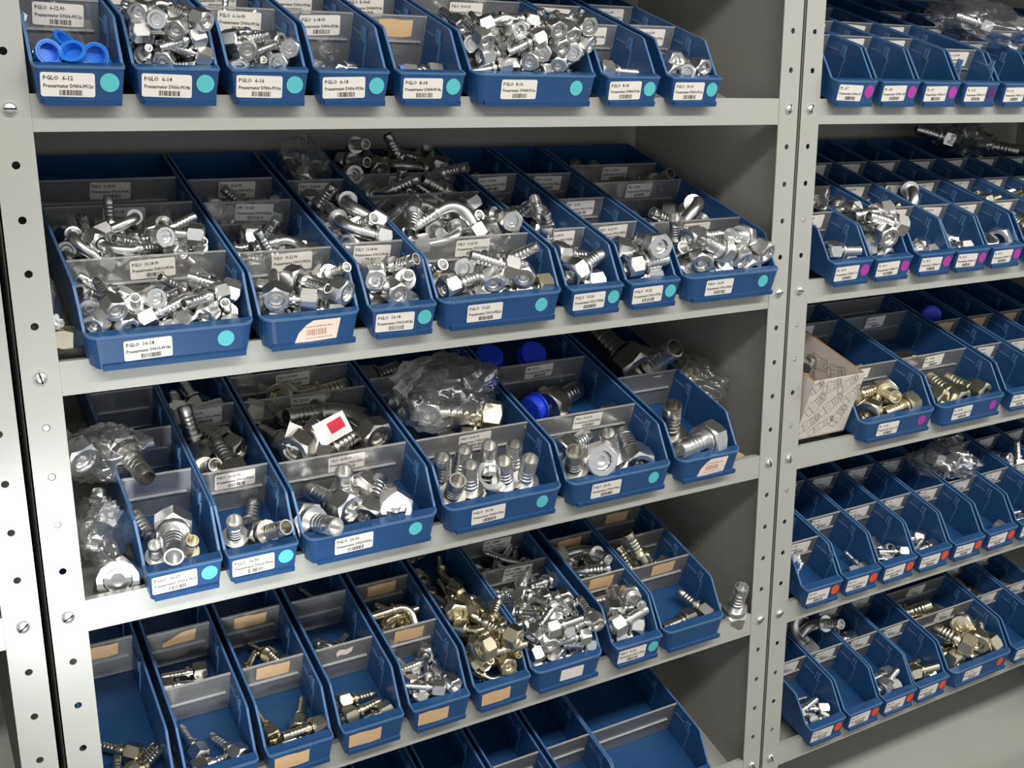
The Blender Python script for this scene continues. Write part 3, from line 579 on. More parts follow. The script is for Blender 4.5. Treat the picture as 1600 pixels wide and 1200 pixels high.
(11,3,'e90','s13','steel',(495,3105,574),(-96,-183,959,-193)),
(11,3,'st','s13','steel',(-661,2963,589),(-548,431,167,-698)),
(11,3,'st','s13','steel',(763,3090,580),(-265,102,587,-758)),
(11,3,'st','s13','steel',(-310,2917,634),(-61,688,723,22)),
(11,3,'st','s13','steel',(-624,3532,544),(766,-133,-113,-619)),
(11,3,'e90','s13','steel',(-68,3596,378),(55,326,186,925)),
(11,3,'st','s13','steel',(212,3201,490),(-452,-231,627,-592)),
(11,3,'st','s13','steel',(698,3686,510),(294,-494,299,-762)),
(12,0,'st','s16','zinc',(253,149,210),(-54,101,376,-919)),
(12,0,'st','s16','zinc',(-109,368,203),(-729,544,201,-363)),
(12,0,'st','s16','zinc',(-300,132,360),(-974,74,112,-181)),
(12,0,'st','s16','zinc',(-195,725,48),(-544,-376,540,-521)),
(12,0,'st','s16','zinc',(-344,497,470),(830,537,149,31)),
(12,1,'e90','s13','zinc',(-340,1068,204),(-956,-263,-120,53)),
(12,1,'e90','s13','zinc',(7,1618,161),(-424,-599,563,381)),
(12,1,'e90','s13','zinc',(361,1760,167),(74,-17,66,995)),
(12,1,'e90','s13','zinc',(257,959,276),(514,342,266,740)),
(12,1,'e90','s13','zinc',(124,2255,162),(-294,-127,398,860)),
(12,1,'e90','s13','zinc',(-248,2475,165),(-240,-970,35,-5)),
(12,2,'st','s10','steel',(-351,2868,151),(922,366,82,101)),
(12,2,'st','s10','steel',(259,2773,131),(-614,373,435,-543)),
(12,2,'st','s10','steel',(-219,2995,143),(60,819,570,20)),
(12,2,'st','s10','steel',(103,3208,104),(-311,-339,884,84)),
(12,2,'st','s10','steel',(28,2795,230),(239,689,561,392)),
(13,0,'st','s16','zinc',(270,186,201),(38,-39,438,897)),
(13,0,'st','s16','zinc',(-101,366,190),(442,770,412,204)),
(13,0,'st','s16','zinc',(-337,164,384),(-997,61,40,-15)),
(13,0,'st','s16','zinc',(-323,745,155),(419,-880,-39,-221)),
(13,0,'st','s16','zinc',(-323,492,481),(-984,-136,-80,87)),
(13,0,'st','s16','zinc',(69,47,693),(-229,748,513,-352)),
(13,1,'st','s16','zinc',(-352,1188,193),(8,-999,24,39)),
(13,1,'st','s16','zinc',(296,1390,182),(25,133,893,429)),
(13,2,'e90','s13','steel',(360,2039,189),(89,-98,982,133)),
(13,2,'e90','s13','steel',(-325,1953,227),(-904,343,253,-3)),
(13,3,'e45','s13','steel',(177,2778,172),(63,473,879,16)),
(13,3,'e45','s13','steel',(-161,2795,132),(-432,442,717,-322)),
(14,0,'st','s16','zinc',(89,176,214),(79,57,317,-943)),
(14,0,'st','s16','zinc',(457,16,210),(299,649,669,205)),
(14,0,'st','s16','zinc',(-742,210,171),(840,491,48,226)),
(14,0,'st','s16','zinc',(317,348,189),(-99,225,917,-315)),
(14,0,'st','s16','zinc',(-467,66,367),(-797,281,248,-472)),
(14,0,'st','s16','zinc',(-626,773,120),(166,-654,427,-602)),
(14,0,'st','s16','zinc',(229,28,370),(-36,669,731,131)),
(14,0,'st','s16','zinc',(625,846,176),(-655,-266,354,613)),
(14,0,'st','s16','zinc',(644,39,447),(-118,610,780,-76)),
(14,0,'st','s16','zinc',(16,185,462),(-93,-195,727,-652)),
(14,0,'st','s16','zinc',(-360,761,312),(-485,95,740,456)),
(14,0,'st','s16','zinc',(485,363,565),(-233,-95,848,467)),
(14,0,'st','s16','zinc',(-606,339,619),(-184,980,67,-22)),
(14,1,'e90','s16','zinc',(182,944,197),(703,-28,43,710)),
(14,1,'e90','s16','zinc',(545,963,250),(716,62,251,649)),
(14,1,'st','s16','zinc',(-321,1009,183),(-415,220,424,-774)),
(14,1,'st','s16','zinc',(-239,1273,157),(941,150,-169,250)),
(14,1,'st','s16','zinc',(-659,990,369),(518,573,461,437)),
(14,1,'e90','s16','zinc',(422,2090,169),(-97,-896,427,-69)),
(14,1,'st','s16','zinc',(-776,1764,206),(-947,294,-8,-129)),
(14,1,'e90','s16','zinc',(-181,1071,344),(-868,321,376,45)),
(14,2,'e45','s16','zinc',(334,2539,183),(0,-126,992,15)),
(14,2,'st','s16','steel',(705,2413,200),(268,292,727,560)),
(14,2,'e45','s16','zinc',(-321,2755,156),(-124,967,52,215)),
(14,2,'st','s16','steel',(-690,2378,349),(-106,844,525,-34)),
(14,2,'st','s16','steel',(-297,2522,409),(174,-980,45,-87)),
(14,2,'st','s16','steel',(628,2867,249),(459,-538,97,-700)),
(14,3,'st','s13','steel',(182,3106,179),(-337,932,97,-92)),
(14,3,'st','s13','steel',(-44,3151,175),(31,44,820,-569)),
(14,3,'st','s13','steel',(692,3430,171),(0,-95,875,474)),
(14,3,'st','s13','steel',(-207,3481,182),(-146,-85,78,983)),
(14,3,'st','s13','steel',(-95,3375,160),(-211,937,276,-14)),
(14,3,'st','s13','steel',(-633,3013,308),(443,579,564,387)),
(14,3,'st','s13','steel',(776,3129,266),(-125,24,948,292)),
(14,3,'st','s13','steel',(58,3003,319),(-680,192,256,-660)),
(14,3,'st','s13','steel',(-248,3283,262),(-289,252,301,873)),
(16,1,'st','s16','steel',(318,1131,207),(107,-25,413,904)),
(16,1,'st','s16','steel',(70,1301,185),(-619,298,330,-648)),
(16,1,'st','s16','steel',(-216,1657,114),(451,-577,118,-671)),
(16,1,'st','s16','steel',(46,1000,422),(489,459,407,619)),
(16,1,'st','s16','steel',(312,2107,208),(79,39,408,-909)),
(16,1,'st','s16','steel',(275,1589,367),(436,164,316,826)),
(16,1,'st','s16','steel',(-183,1765,232),(472,444,-211,732)),
(16,2,'st','s16','zinc',(263,2475,207),(-13,80,411,-908)),
(16,2,'st','s16','zinc',(-188,2643,187),(-640,387,326,-578)),
(16,2,'st','s16','zinc',(135,2745,185),(451,483,493,566)),
(16,2,'st','s16','zinc',(-339,2500,365),(-847,529,63,-4)),
(17,1,'st','s20','steel',(543,1159,246),(15,86,457,-885)),
(17,1,'e90','s20','steel',(-496,1010,253),(133,631,764,3)),
(17,1,'e90','s20','steel',(638,1588,255),(-48,-202,976,62)),
(17,1,'st','s20','steel',(-318,1127,405),(-922,333,133,-142)),
(17,1,'st','s20','steel',(710,1979,258),(-255,-83,584,766)),
(17,1,'st','s20','steel',(-462,1309,469),(-302,525,586,-538)),
(17,1,'e90','s20','steel',(546,1125,576),(639,45,58,766)),
(17,1,'st','s20','steel',(-603,1048,641),(-611,694,296,-238)),
(17,2,'e45','s20','yellow',(-726,2527,259),(-880,-437,-52,178)),
(17,2,'e45','s20','yellow',(-306,2426,489),(419,834,346,-94)),
(17,3,'e90','s20','steel',(491,3274,238),(55,-294,953,43)),
(17,3,'e90','s20','steel',(-588,2933,268),(-126,745,653,49)),
(18,1,'st','s20','steel',(-19,1193,235),(-496,-863,31,89)),
(18,1,'st','s20','steel',(-80,1224,234),(95,-89,884,-449)),
(18,2,'st','s20','steel',(-411,2622,212),(-520,-854,24,-27)),
(18,2,'st','s20','steel',(709,2626,209),(207,175,429,862)),
(18,2,'st','s20','steel',(-732,2914,228),(-969,192,41,-150)),
(19,1,'e90','s20','steel',(780,1161,240),(67,11,997,36)),
(19,2,'st','s20','steel',(-440,2315,246),(-222,590,670,-392)),
(19,2,'st','s20','steel',(581,2463,230),(35,60,997,45)),
(21,0,'st','s10','yellow',(238,104,156),(80,115,973,183)),
(21,0,'st','s10','yellow',(-48,257,155),(-192,902,362,-134)),
(21,0,'st','s10','yellow',(-204,3,207),(-190,744,622,-153)),
(21,0,'st','s10','yellow',(-62,70,315),(-304,879,325,-170)),
(21,0,'st','s10','yellow',(153,521,149),(-229,258,650,-677)),
(22,0,'st','s10','zinc',(-315,101,159),(866,483,116,57)),
(22,0,'st','s10','zinc',(267,31,220),(-44,542,811,-215)),
(22,0,'st','s10','zinc',(-142,235,149),(-110,627,752,-171)),
(22,1,'st','s10','steel',(-217,1096,151),(301,-951,65,17)),
(22,1,'st','s10','steel',(344,1190,165),(85,63,990,93)),
(22,1,'st','s10','steel',(-363,1424,150),(-839,-539,-22,67)),
(22,1,'st','s10','steel',(275,1514,146),(-9,89,891,-446)),
(23,0,'st','s10','yellow',(-187,102,156),(272,959,69,-37)),
(23,0,'st','s10','yellow',(-213,197,152),(83,661,746,4)),
(23,0,'st','s10','yellow',(98,226,151),(471,695,488,241)),
(23,0,'st','s10','yellow',(367,151,241),(-78,-66,992,72)),
(23,1,'st','s8','yellow',(171,1103,132),(0,-32,878,478)),
(23,1,'st','s8','yellow',(373,1296,141),(60,-21,998,-14)),
(23,1,'st','s8','yellow',(-316,1214,131),(-825,375,183,-381)),
(23,1,'st','s8','yellow',(-353,1115,266),(907,-412,40,-82)),
(23,1,'st','s8','yellow',(312,1064,148),(318,334,-21,887)),
(23,1,'st','s8','yellow',(182,1367,199),(-126,540,727,-405)),
(24,0,'st','s10','yellow',(344,151,152),(88,-38,781,-617)),
(24,0,'st','s10','yellow',(-268,210,140),(908,409,39,84)),
(24,0,'st','s10','yellow',(-261,435,160),(714,695,89,-12)),
(24,1,'e45','s8','steel',(344,1057,156),(189,-42,307,932)),
(24,1,'e45','s8','steel',(-327,1236,121),(981,-162,-100,-36)),
(24,1,'e45','s8','steel',(111,1016,207),(-453,159,596,-644)),
(24,2,'st','s8','steel',(356,1977,137),(-22,-16,254,967)),
(24,2,'st','s8','steel',(-341,1935,135),(214,920,320,75)),
(24,2,'st','s8','steel',(225,2063,128),(345,369,548,667)),
(25,0,'e45','s10','zinc',(282,110,156),(80,100,991,37)),
(25,0,'e45','s10','zinc',(-237,61,155),(-866,354,235,-263)),
(25,0,'st','s8','zinc',(218,264,154),(612,490,462,415)),
(25,0,'st','s8','zinc',(-41,413,135),(-557,280,330,-708)),
(25,0,'st','s8','zinc',(-204,261,267),(569,271,522,574)),
(25,0,'st','s8','zinc',(121,90,298),(66,174,839,511)),
(25,0,'st','s8','zinc',(243,11,357),(592,247,416,644)),
(25,0,'e45','s10','zinc',(286,905,113),(-125,-478,856,-150)),
(25,1,'st','s10','steel',(-372,1104,159),(602,-793,97,18)),
(25,1,'st','s10','steel',(354,1108,148),(-148,143,468,-859)),
(25,1,'e90','s10','yellow',(-351,1372,191),(968,-128,-16,-216)),
(25,1,'st','s10','steel',(39,1351,180),(476,80,304,822)),
(25,1,'e90','s10','yellow',(-67,1036,285),(927,8,15,375)),
(25,1,'e90','s10','yellow',(-228,979,398),(144,725,673,-4)),
(25,1,'e90','s10','yellow',(212,1005,291),(-668,-175,227,-687)),
(26,0,'e45','s10','yellow',(317,107,165),(124,24,922,367)),
(26,0,'e90','s10','yellow',(352,327,181),(64,-29,479,875)),
(26,0,'e90','s10','yellow',(90,458,177),(786,-18,142,601)),
(26,0,'e45','s10','yellow',(-252,461,152),(256,850,451,93)),
(26,0,'e90','s10','yellow',(126,25,401),(741,-37,218,634)),
(26,0,'e90','s10','yellow',(-351,286,343),(-987,19,84,-133)),
(26,0,'e45','s10','yellow',(138,752,338),(-424,-696,460,352)),
(26,0,'e90','s10','yellow',(288,1033,188),(-168,-114,243,-949)),
(26,0,'e45','s10','yellow',(-366,1261,153),(-985,-167,-44,26)),
(26,0,'e45','s10','yellow',(80,211,490),(-614,136,218,-746)),
(26,0,'e90','s10','yellow',(-308,1560,146),(999,-8,43,-17)),
(26,0,'e45','s10','yellow',(-251,477,538),(-869,-71,112,476)),
(26,0,'st','s10w','yellow',(274,420,465),(-458,145,498,-722)),
(26,0,'e90','s10','yellow',(-217,914,474),(207,691,662,-203)),
(26,0,'e90','s10','yellow',(364,1191,361),(-78,-128,983,-105)),
(26,0,'st','s10w','yellow',(-299,162,716),(723,679,99,77)),
(26,0,'e90','s10','yellow',(216,862,473),(-167,-755,584,-246)),
(26,0,'st','s10w','yellow',(-220,1709,189),(-748,389,153,-516)),
(26,0,'e90','s10','yellow',(-319,772,544),(-911,-27,176,373)),
(26,0,'e45','s10','yellow',(59,1563,190),(273,-728,164,-607)),
(26,0,'e45','s10','yellow',(288,1710,214),(-117,554,819,-92)),
(26,0,'st','s10w','yellow',(202,57,844),(-456,210,311,-807)),
(26,0,'e45','s10','yellow',(8,884,489),(-705,320,412,-481)),
(26,0,'e90','s10','yellow',(-141,2064,209),(45,574,816,-61)),
(26,0,'st','s10w','yellow',(-253,852,685),(779,-18,204,592)),
(26,1,'e90','s10','steel',(361,2886,187),(120,-50,991,22)),
(26,1,'e90','s10','steel',(-325,2844,129),(-928,51,154,-336)),
(26,1,'e90','s10','steel',(146,3516,160),(-111,-812,547,170)),
(26,1,'e90','s10','steel',(19,2809,361),(885,-3,143,444)),
(26,1,'e90','s10','steel',(-289,3112,72),(-248,779,469,335)),
(26,1,'e90','s10','steel',(-20,2852,567),(437,88,870,212)),
(27,0,'st','s10','zinc',(335,117,156),(51,-68,49,995)),
(27,0,'st','s10','zinc',(-393,15,169),(-772,194,45,-604)),
(27,0,'st','s10','zinc',(-75,377,139),(-851,-514,45,97)),
(27,0,'st','s10','zinc',(-34,39,273),(399,389,682,474)),
(27,0,'st','s10','zinc',(252,362,130),(-650,434,428,-454)),
(27,0,'st','s10','zinc',(498,117,251),(-147,-5,987,-66)),
(27,0,'st','s10','zinc',(-418,282,264),(684,290,462,484)),
(27,0,'st','s10','zinc',(73,489,140),(-558,306,356,-684)),
(27,0,'st','s10','zinc',(255,296,262),(-184,-16,943,277)),
(27,0,'st','s10','zinc',(-245,826,99),(-750,-408,471,221)),
(27,0,'st','s10','zinc',(376,371,336),(-220,736,549,-328)),
(27,0,'st','s10','zinc',(-377,58,325),(-613,331,594,-402)),
(27,0,'st','s10','zinc',(255,818,146),(-87,-173,653,-732)),
(27,0,'st','s10','zinc',(-466,879,199),(797,-367,20,-478)),
(27,0,'st','s10','zinc',(-235,861,163),(495,467,578,450)),
(27,0,'st','s10','zinc',(377,112,487),(-14,14,728,686)),
(27,0,'st','s10','zinc',(342,936,149),(173,753,626,111)),
(27,0,'st','s10','zinc',(178,691,235),(-154,-761,535,-332)),
(27,0,'st','s10','zinc',(85,961,179),(-609,602,278,-434)),
(27,0,'st','s10','zinc',(-143,1044,224),(-757,470,96,-443)),
(27,0,'st','s10','zinc',(185,239,564),(107,220,933,-264)),
(27,0,'st','s10','zinc',(-293,12,585),(774,-13,53,631)),
(27,0,'st','s10','zinc',(-370,951,326),(303,555,774,28)),
(27,0,'st','s10','zinc',(444,670,426),(318,-136,62,936)),
(27,0,'st','s10','zinc',(41,699,432),(-31,-60,33,997)),
(27,0,'st','s10','zinc',(-177,1394,223),(901,-319,38,-292)),
(27,0,'st','s10','zinc',(-104,847,332),(90,616,767,155)),
(27,0,'st','s10','zinc',(-6,492,450),(280,943,74,162)),
(27,0,'st','s10','zinc',(477,931,354),(-180,29,57,-981)),
(27,0,'st','s10','zinc',(-110,115,660),(-455,886,70,-59)),
(27,0,'st','s10','zinc',(161,819,433),(-502,-451,720,161)),
(27,0,'st','s10','zinc',(-485,228,596),(-788,543,250,-144)),
(27,0,'st','s10','zinc',(-411,946,377),(-308,-799,503,-118)),
(27,0,'st','s10','zinc',(395,1290,244),(-117,136,414,892)),
(27,0,'st','s10','zinc',(166,855,480),(511,572,530,362)),
(27,0,'st','s10','zinc',(410,-1,736),(702,196,178,661)),
(27,0,'st','s10','zinc',(-432,1442,251),(329,-745,355,-460)),
(27,0,'st','s10','zinc',(377,826,578),(-22,-609,768,-199)),
(27,0,'st','s10','zinc',(-347,132,777),(-749,-660,50,-28)),
(27,0,'st','s10','zinc',(-145,1135,476),(562,-579,206,-553)),
(27,0,'st','s10','zinc',(102,1446,160),(339,-626,-193,-675)),
(27,0,'st','s10','zinc',(505,1232,472),(36,-173,557,-811)),
(27,1,'st','s10','steel',(75,1727,155),(92,-60,920,-376)),
(27,1,'e45','s10','zinc',(347,1690,154),(-338,49,6,-940)),
(27,1,'e45','s10','zinc',(-498,1753,211),(-993,90,26,-67)),
(27,1,'st','s10','steel',(299,2162,147),(97,-814,561,-114)),
(27,1,'st','s10','steel',(-330,2112,110),(392,-594,206,-671)),
(27,1,'st','s10','steel',(86,1608,296),(-596,639,379,-306)),
(27,1,'e45','s10','zinc',(-161,1602,413),(425,721,543,68)),
(27,1,'e45','s10','zinc',(454,1718,315),(-204,46,952,-223)),
(27,2,'st','s10','steel',(-101,2319,138),(879,476,19,25)),
(27,2,'st','s10','steel',(-252,2237,137),(409,651,538,346)),
(27,2,'st','s10','steel',(-131,2598,157),(230,-971,42,52)),
(27,2,'st','s10','steel',(-401,2345,259),(414,590,654,229)),
(28,0,'st','s13','zinc',(-269,158,174),(-931,-355,-6,82)),
(28,0,'st','s13','zinc',(324,262,166),(-15,140,980,-141)),
(28,0,'st','s13','zinc',(201,527,179),(187,180,837,481)),
(28,0,'st','s13','zinc',(191,106,346),(6,258,958,-126)),
(28,0,'st','s13','zinc',(-292,645,243),(-481,-820,307,-37)),
(28,0,'st','s13','zinc',(-353,135,423),(324,936,-14,140)),
(28,0,'st','s13','zinc',(311,749,328),(147,-55,463,872)),
(28,0,'st','s13','zinc',(-223,269,513),(87,852,516,15)),
(28,0,'st','s13','zinc',(254,645,465),(146,-575,597,-540)),
(28,1,'e90','s13','zinc',(356,1181,168),(31,-39,998,46)),
(28,1,'st','s13','steel',(9,1281,153),(-445,728,464,-238)),
(28,1,'st','s13','steel',(-353,1135,254),(50,-982,16,-183)),
(28,1,'e90','s13','zinc',(25,1757,205),(-422,46,257,868)),
(28,1,'st','s13','steel',(258,1268,382),(-62,613,762,-199)),
(28,1,'e90','s13','zinc',(-353,1693,400),(-222,-973,25,-60)),
(29,0,'st','s13','steel',(158,153,161),(50,-32,423,-904)),
(29,0,'st','s13','steel',(411,41,157),(68,587,782,197)),
(29,1,'e90','s16','yellow',(466,1177,227),(49,-201,896,393)),
(29,1,'e90','s16','yellow',(150,1489,156),(-369,-415,780,289)),
(31,0,'st','s6','steel',(297,121,141),(48,-91,966,237)),
(31,0,'st','s6','steel',(-304,25,128),(-755,399,218,-472)),
(40,0,'st','s13','zinc',(242,143,159),(-5,-1,881,472)),
(40,0,'st','s13','zinc',(-238,342,186),(-955,273,-49,-108)),
(40,0,'st','s13','zinc',(-251,641,155),(14,-997,73,-27)),
(40,0,'st','s13','zinc',(-349,155,359),(893,-444,31,-60)),
(40,1,'e90','s13','zinc',(-354,1072,180),(-990,-111,-58,64)),
(40,1,'st','s13','steel',(18,1180,182),(4,470,871,-143)),
(40,1,'st','s13','steel',(266,938,312),(-551,123,188,-804)),
(40,1,'st','s13','steel',(-42,910,324),(645,99,26,757)),
(40,1,'st','s13','steel',(-178,1680,199),(833,-497,-67,-234)),
(40,1,'st','s13','steel',(-336,1075,498),(-872,480,71,-60)),
(40,1,'st','s13','steel',(218,1399,482),(37,-183,516,-836)),
(40,1,'e90','s13','zinc',(-331,1504,468),(-139,954,103,245)),
(40,1,'e90','s13','zinc',(-2,961,666),(-83,490,858,134)),
(40,1,'st','s13','steel',(259,959,834),(261,399,842,252)),
(40,2,'st','s13','steel',(278,2035,177),(-88,-98,394,910)),
(40,2,'st','s13','steel',(-265,2095,182),(-395,894,150,-148)),
(41,0,'st','s16','zinc',(45,33,202),(-287,578,630,-432)),
(41,0,'st','s16','zinc',(326,452,161),(-245,-32,692,-678)),
(41,0,'st','s16','zinc',(-338,298,263),(371,920,-30,126)),
(41,0,'st','s16','zinc',(-93,26,540),(551,520,484,438)),
(41,0,'st','s16','zinc',(333,199,619),(-164,-47,309,-936)),
(41,0,'st','s16','zinc',(298,650,408),(-58,265,608,746)),
(41,0,'st','s16','zinc',(310,520,743),(-45,79,252,-964)),
(41,1,'e90','s13','zinc',(-362,1128,166),(994,-23,30,-104)),
(41,1,'st','s13','zinc',(11,1160,171),(631,98,148,755)),
(41,1,'e90','s13','zinc',(251,946,348),(683,101,277,669)),
(41,1,'st','s13','zinc',(-92,941,333),(279,780,482,284)),
(41,1,'e90','s13','zinc',(187,1728,186),(-140,-733,514,-423)),
(41,1,'st','s13','zinc',(221,1058,550),(-51,-61,924,373)),
(41,2,'st','s13','steel',(326,1989,184),(99,-7,761,-641)),
(41,2,'st','s13','steel',(-81,2009,161),(-568,21,22,-822)),
(42,0,'st','s13','zinc',(224,138,181),(-10,-60,278,959)),
(42,0,'st','s13','zinc',(326,411,167),(-34,-134,860,492)),
(42,0,'st','s13','zinc',(-308,434,216),(888,410,172,118)),
(42,1,'e90','s13','yellow',(-328,1084,162),(-995,-78,5,61)),
(42,1,'e90','s13','yellow',(10,1751,184),(-507,-319,296,744)),
(42,1,'e90','s13','yellow',(-116,933,409),(27,552,833,-17)),
(43,0,'st','s13','zinc',(238,136,185),(121,-48,216,968)),
(43,0,'st','s13','zinc',(56,308,171),(428,712,505,233)),
(43,1,'e90','s16','zinc',(195,934,219),(695,198,323,611)),
(43,1,'e90','s16','zinc',(-174,1087,45),(-679,280,659,161)),
(44,0,'nut','s20','zinc',(-163,216,295),(-631,437,-508,-390)),
(44,0,'nut','s20','zinc',(80,179,238),(911,357,110,178)),
(44,1,'e45','s13','yellow',(-145,931,159),(-41,751,658,-25)),
(44,1,'e45','s13','yellow',(212,919,147),(658,191,31,728)),
(45,0,'st','s13','yellow',(-364,159,166),(429,-903,24,6)),
(45,0,'st','s13','yellow',(180,200,169),(-699,128,109,-695)),
(45,0,'st','s13','yellow',(9,334,183),(343,321,702,536)),
(45,0,'st','s13','yellow',(140,6,335),(308,604,631,377)),
(45,0,'st','s13','yellow',(-135,12,367),(-221,626,738,-120)),
(45,0,'st','s13','yellow',(-23,853,324),(-666,-181,392,608)),
(45,1,'st','s13','yellow',(-221,1028,177),(-761,644,6,-72)),
(45,1,'st','s13','yellow',(97,1174,173),(-223,489,712,-452)),
(45,1,'st','s13','yellow',(-288,1250,167),(737,572,43,357)),
(45,1,'st','s13','yellow',(331,1008,323),(68,162,676,716)),
(45,1,'st','s13','yellow',(307,1394,283),(52,-267,205,-940)),
(45,1,'st','s13','yellow',(-341,1516,275),(-421,883,190,-85)),
(45,1,'st','s13','yellow',(-367,1037,513),(83,992,92,32)),
(46,0,'st','s13','yellow',(301,160,182),(45,-71,917,390)),
(46,0,'st','s13','yellow',(-235,333,170),(996,-3,51,73)),
(46,0,'st','s13','yellow',(-367,141,275),(856,-509,-76,-55)),
(46,0,'st','s13','yellow',(230,608,165),(30,14,839,544)),
(46,0,'st','s13','yellow',(372,372,321),(-30,20,298,954)),
(46,0,'st','s13','yellow',(-318,511,343),(-751,640,117,-113)),
(46,1,'st','s13','yellow',(-331,1034,161),(3,999,43,-15)),
(46,1,'st','s13','yellow',(261,1310,166),(9,-28,842,538)),
(46,1,'st','s13','yellow',(-289,1493,215),(700,706,95,-53)),
(46,1,'st','s13','yellow',(251,1063,336),(-41,-37,869,492)),
(46,1,'st','s13','yellow',(-240,1216,323),(-803,588,97,3)),
(46,1,'st','s13','yellow',(318,1651,250),(-10,65,526,848)),
(46,1,'st','s13','yellow',(28,1534,310),(203,-611,418,-641)),
(47,1,'st','s13','steel',(304,1078,161),(-69,-48,481,873)),
(47,1,'st','s13','steel',(-286,1198,166),(-315,945,84,-24)),
(47,1,'st','s13','steel',(-364,1507,158),(-533,-846,24,1)),
(47,1,'st','s13','steel',(-317,1045,347),(547,-835,-23,-49)),
(47,1,'st','s13','steel',(328,1655,263),(94,120,832,-534)),
(47,1,'st','s13','steel',(235,1258,369),(-38,19,665,-746)),
(48,1,'st','s13','steel',(-286,1043,173),(997,2,62,52)),
(48,1,'st','s13','steel',(335,1286,195),(101,31,938,329)),
(48,1,'st','s13','steel',(288,1048,290),(-90,31,889,-448)),
(48,1,'st','s13','steel',(-296,1550,158),(-44,-998,31,-16)),
(48,1,'st','s13','steel',(-116,1176,320),(-778,178,149,-584)),
(48,1,'st','s13','steel',(232,1767,293),(632,-346,212,-660)),
(49,0,'st','s20','yellow',(638,214,237),(61,-1,600,-798)),
(49,0,'st','s20','yellow',(-465,158,231),(970,-2,46,240)),
(49,0,'st','s20','yellow',(-510,635,219),(534,845,28,27)),
(49,0,'st','s20','yellow',(479,707,189),(-289,-370,869,157)),
(49,1,'st','s20','steel',(388,1118,253),(26,-78,321,944)),
(50,0,'st','s20','yellow',(-97,23,217),(11,697,716,31)),
(50,0,'st','s20','yellow',(475,36,247),(-412,514,529,-535)),
(50,0,'st','s20','yellow',(-528,78,251),(-81,626,747,-211)),
(50,1,'st','s25','steel',(-250,972,301),(687,-15,109,718)),
(52,1,'st','s13','steel',(367,1060,169),(23,12,908,-419)),
(52,1,'st','s13','steel',(-146,1213,170),(-430,857,236,-160)),
(54,1,'st','s13','steel',(-347,1025,176),(71,983,162,-49)),
(54,1,'st','s13','steel',(350,1035,182),(51,146,169,973)),
(56,0,'st','s6','zinc',(97,107,142),(88,19,988,122)),
(56,0,'st','s6','zinc',(272,37,116),(-412,526,639,-382)),
(56,1,'st','s6','yellow',(-236,1092,143),(-738,670,-48,-67)),
(56,1,'st','s6','yellow',(369,1117,130),(-82,101,958,254)),
(57,0,'st','s8','zinc',(-144,116,146),(985,160,62,24)),
(57,0,'st','s8','zinc',(-267,66,169),(-818,83,-59,-567)),
(57,0,'nut','s10','zinc',(205,331,45),(336,-617,-85,-706)),
(57,0,'st','s8','zinc',(-38,304,150),(631,646,355,241)),
(57,0,'st','s8','zinc',(348,77,255),(-175,95,301,-933)),
(58,0,'st','s8','zinc',(315,138,143),(27,-62,26,997)),
(58,0,'st','s8','zinc',(-356,115,178),(-407,897,150,-82)),
(58,0,'nut','s13','zinc',(-75,444,234),(420,-558,522,489)),
(58,0,'st','s8','zinc',(255,322,146),(-204,448,721,-488)),
(60,0,'nut','s10','steel',(188,186,150),(-319,-716,538,310)),
(61,0,'st','s8','zinc',(164,103,127),(-36,24,851,-523)),
(61,0,'st','s8','zinc',(-330,326,129),(-877,-480,16,25)),
(61,2,'st','s10','zinc',(-209,1984,155),(-215,972,60,-68)),
(61,2,'st','s10','zinc',(-371,2234,167),(-412,-907,-5,86)),
(61,2,'st','s10','zinc',(205,1893,284),(-424,553,429,-575)),
(61,2,'st','s10','zinc',(-41,2297,145),(-912,26,-30,-409)),
(61,2,'st','s10','zinc',(-305,2540,120),(822,-342,-5,-456)),
(61,2,'st','s10','zinc',(-345,1969,298),(346,909,154,175)),
(61,2,'st','s10','zinc',(-123,2630,92),(616,-687,-79,-377)),
(61,2,'st','s10','zinc',(-325,2202,385),(834,525,147,81)),
(61,2,'st','s10','zinc',(-231,1996,517),(430,896,59,-92)),
(61,2,'st','s10','zinc',(306,2149,357),(-436,236,703,-510)),
(61,2,'st','s10','zinc',(-145,2532,233),(-656,-418,627,-51)),
(61,2,'st','s10','zinc',(329,2059,575),(96,10,356,929)),
(61,2,'st','s10','zinc',(-237,2495,498),(74,-655,731,-177)),
(61,2,'st','s10','zinc',(-19,1916,660),(-569,597,431,-367)),
(62,1,'st','s10','zinc',(321,1138,150),(98,8,449,-888)),
(62,1,'st','s10','zinc',(-215,1183,150),(-811,559,54,-164)),
(62,1,'st','s10','zinc',(-332,1422,139),(943,331,-26,20)),
(62,1,'st','s10','zinc',(-368,1150,253),(-430,-899,85,-12)),
(62,1,'st','s10','zinc',(347,1561,129),(-93,50,875,-472)),
(62,1,'st','s10','zinc',(326,1275,254),(166,109,486,851)),
(62,1,'st','s10','zinc',(-129,1326,388),(147,-956,246,59)),
(62,1,'st','s10','zinc',(-187,994,439),(167,693,679,178)),
(62,1,'st','s10','zinc',(46,1651,296),(-816,-137,259,498)),
(62,1,'st','s10','zinc',(-244,1656,391),(421,870,201,-162)),
(62,1,'st','s10','zinc',(39,1050,401),(327,759,214,520)),
(62,1,'st','s10','zinc',(-243,1136,656),(641,-117,332,682)),
(64,0,'st','s10','zinc',(-205,152,158),(312,-944,105,33)),
(64,0,'st','s10','zinc',(336,191,182),(-235,148,188,-942)),
(64,0,'st','s10','zinc',(-320,313,127),(677,722,-34,138)),
(64,0,'st','s10','zinc',(-307,579,155),(831,552,62,-31)),
(65,1,'e45','s13','zinc',(252,1036,165),(623,-3,33,781)),
(65,1,'e45','s13','zinc',(-301,1111,115),(-844,380,356,-132)),
(65,1,'e90','s16','zinc',(-297,1461,271),(346,905,80,234)),
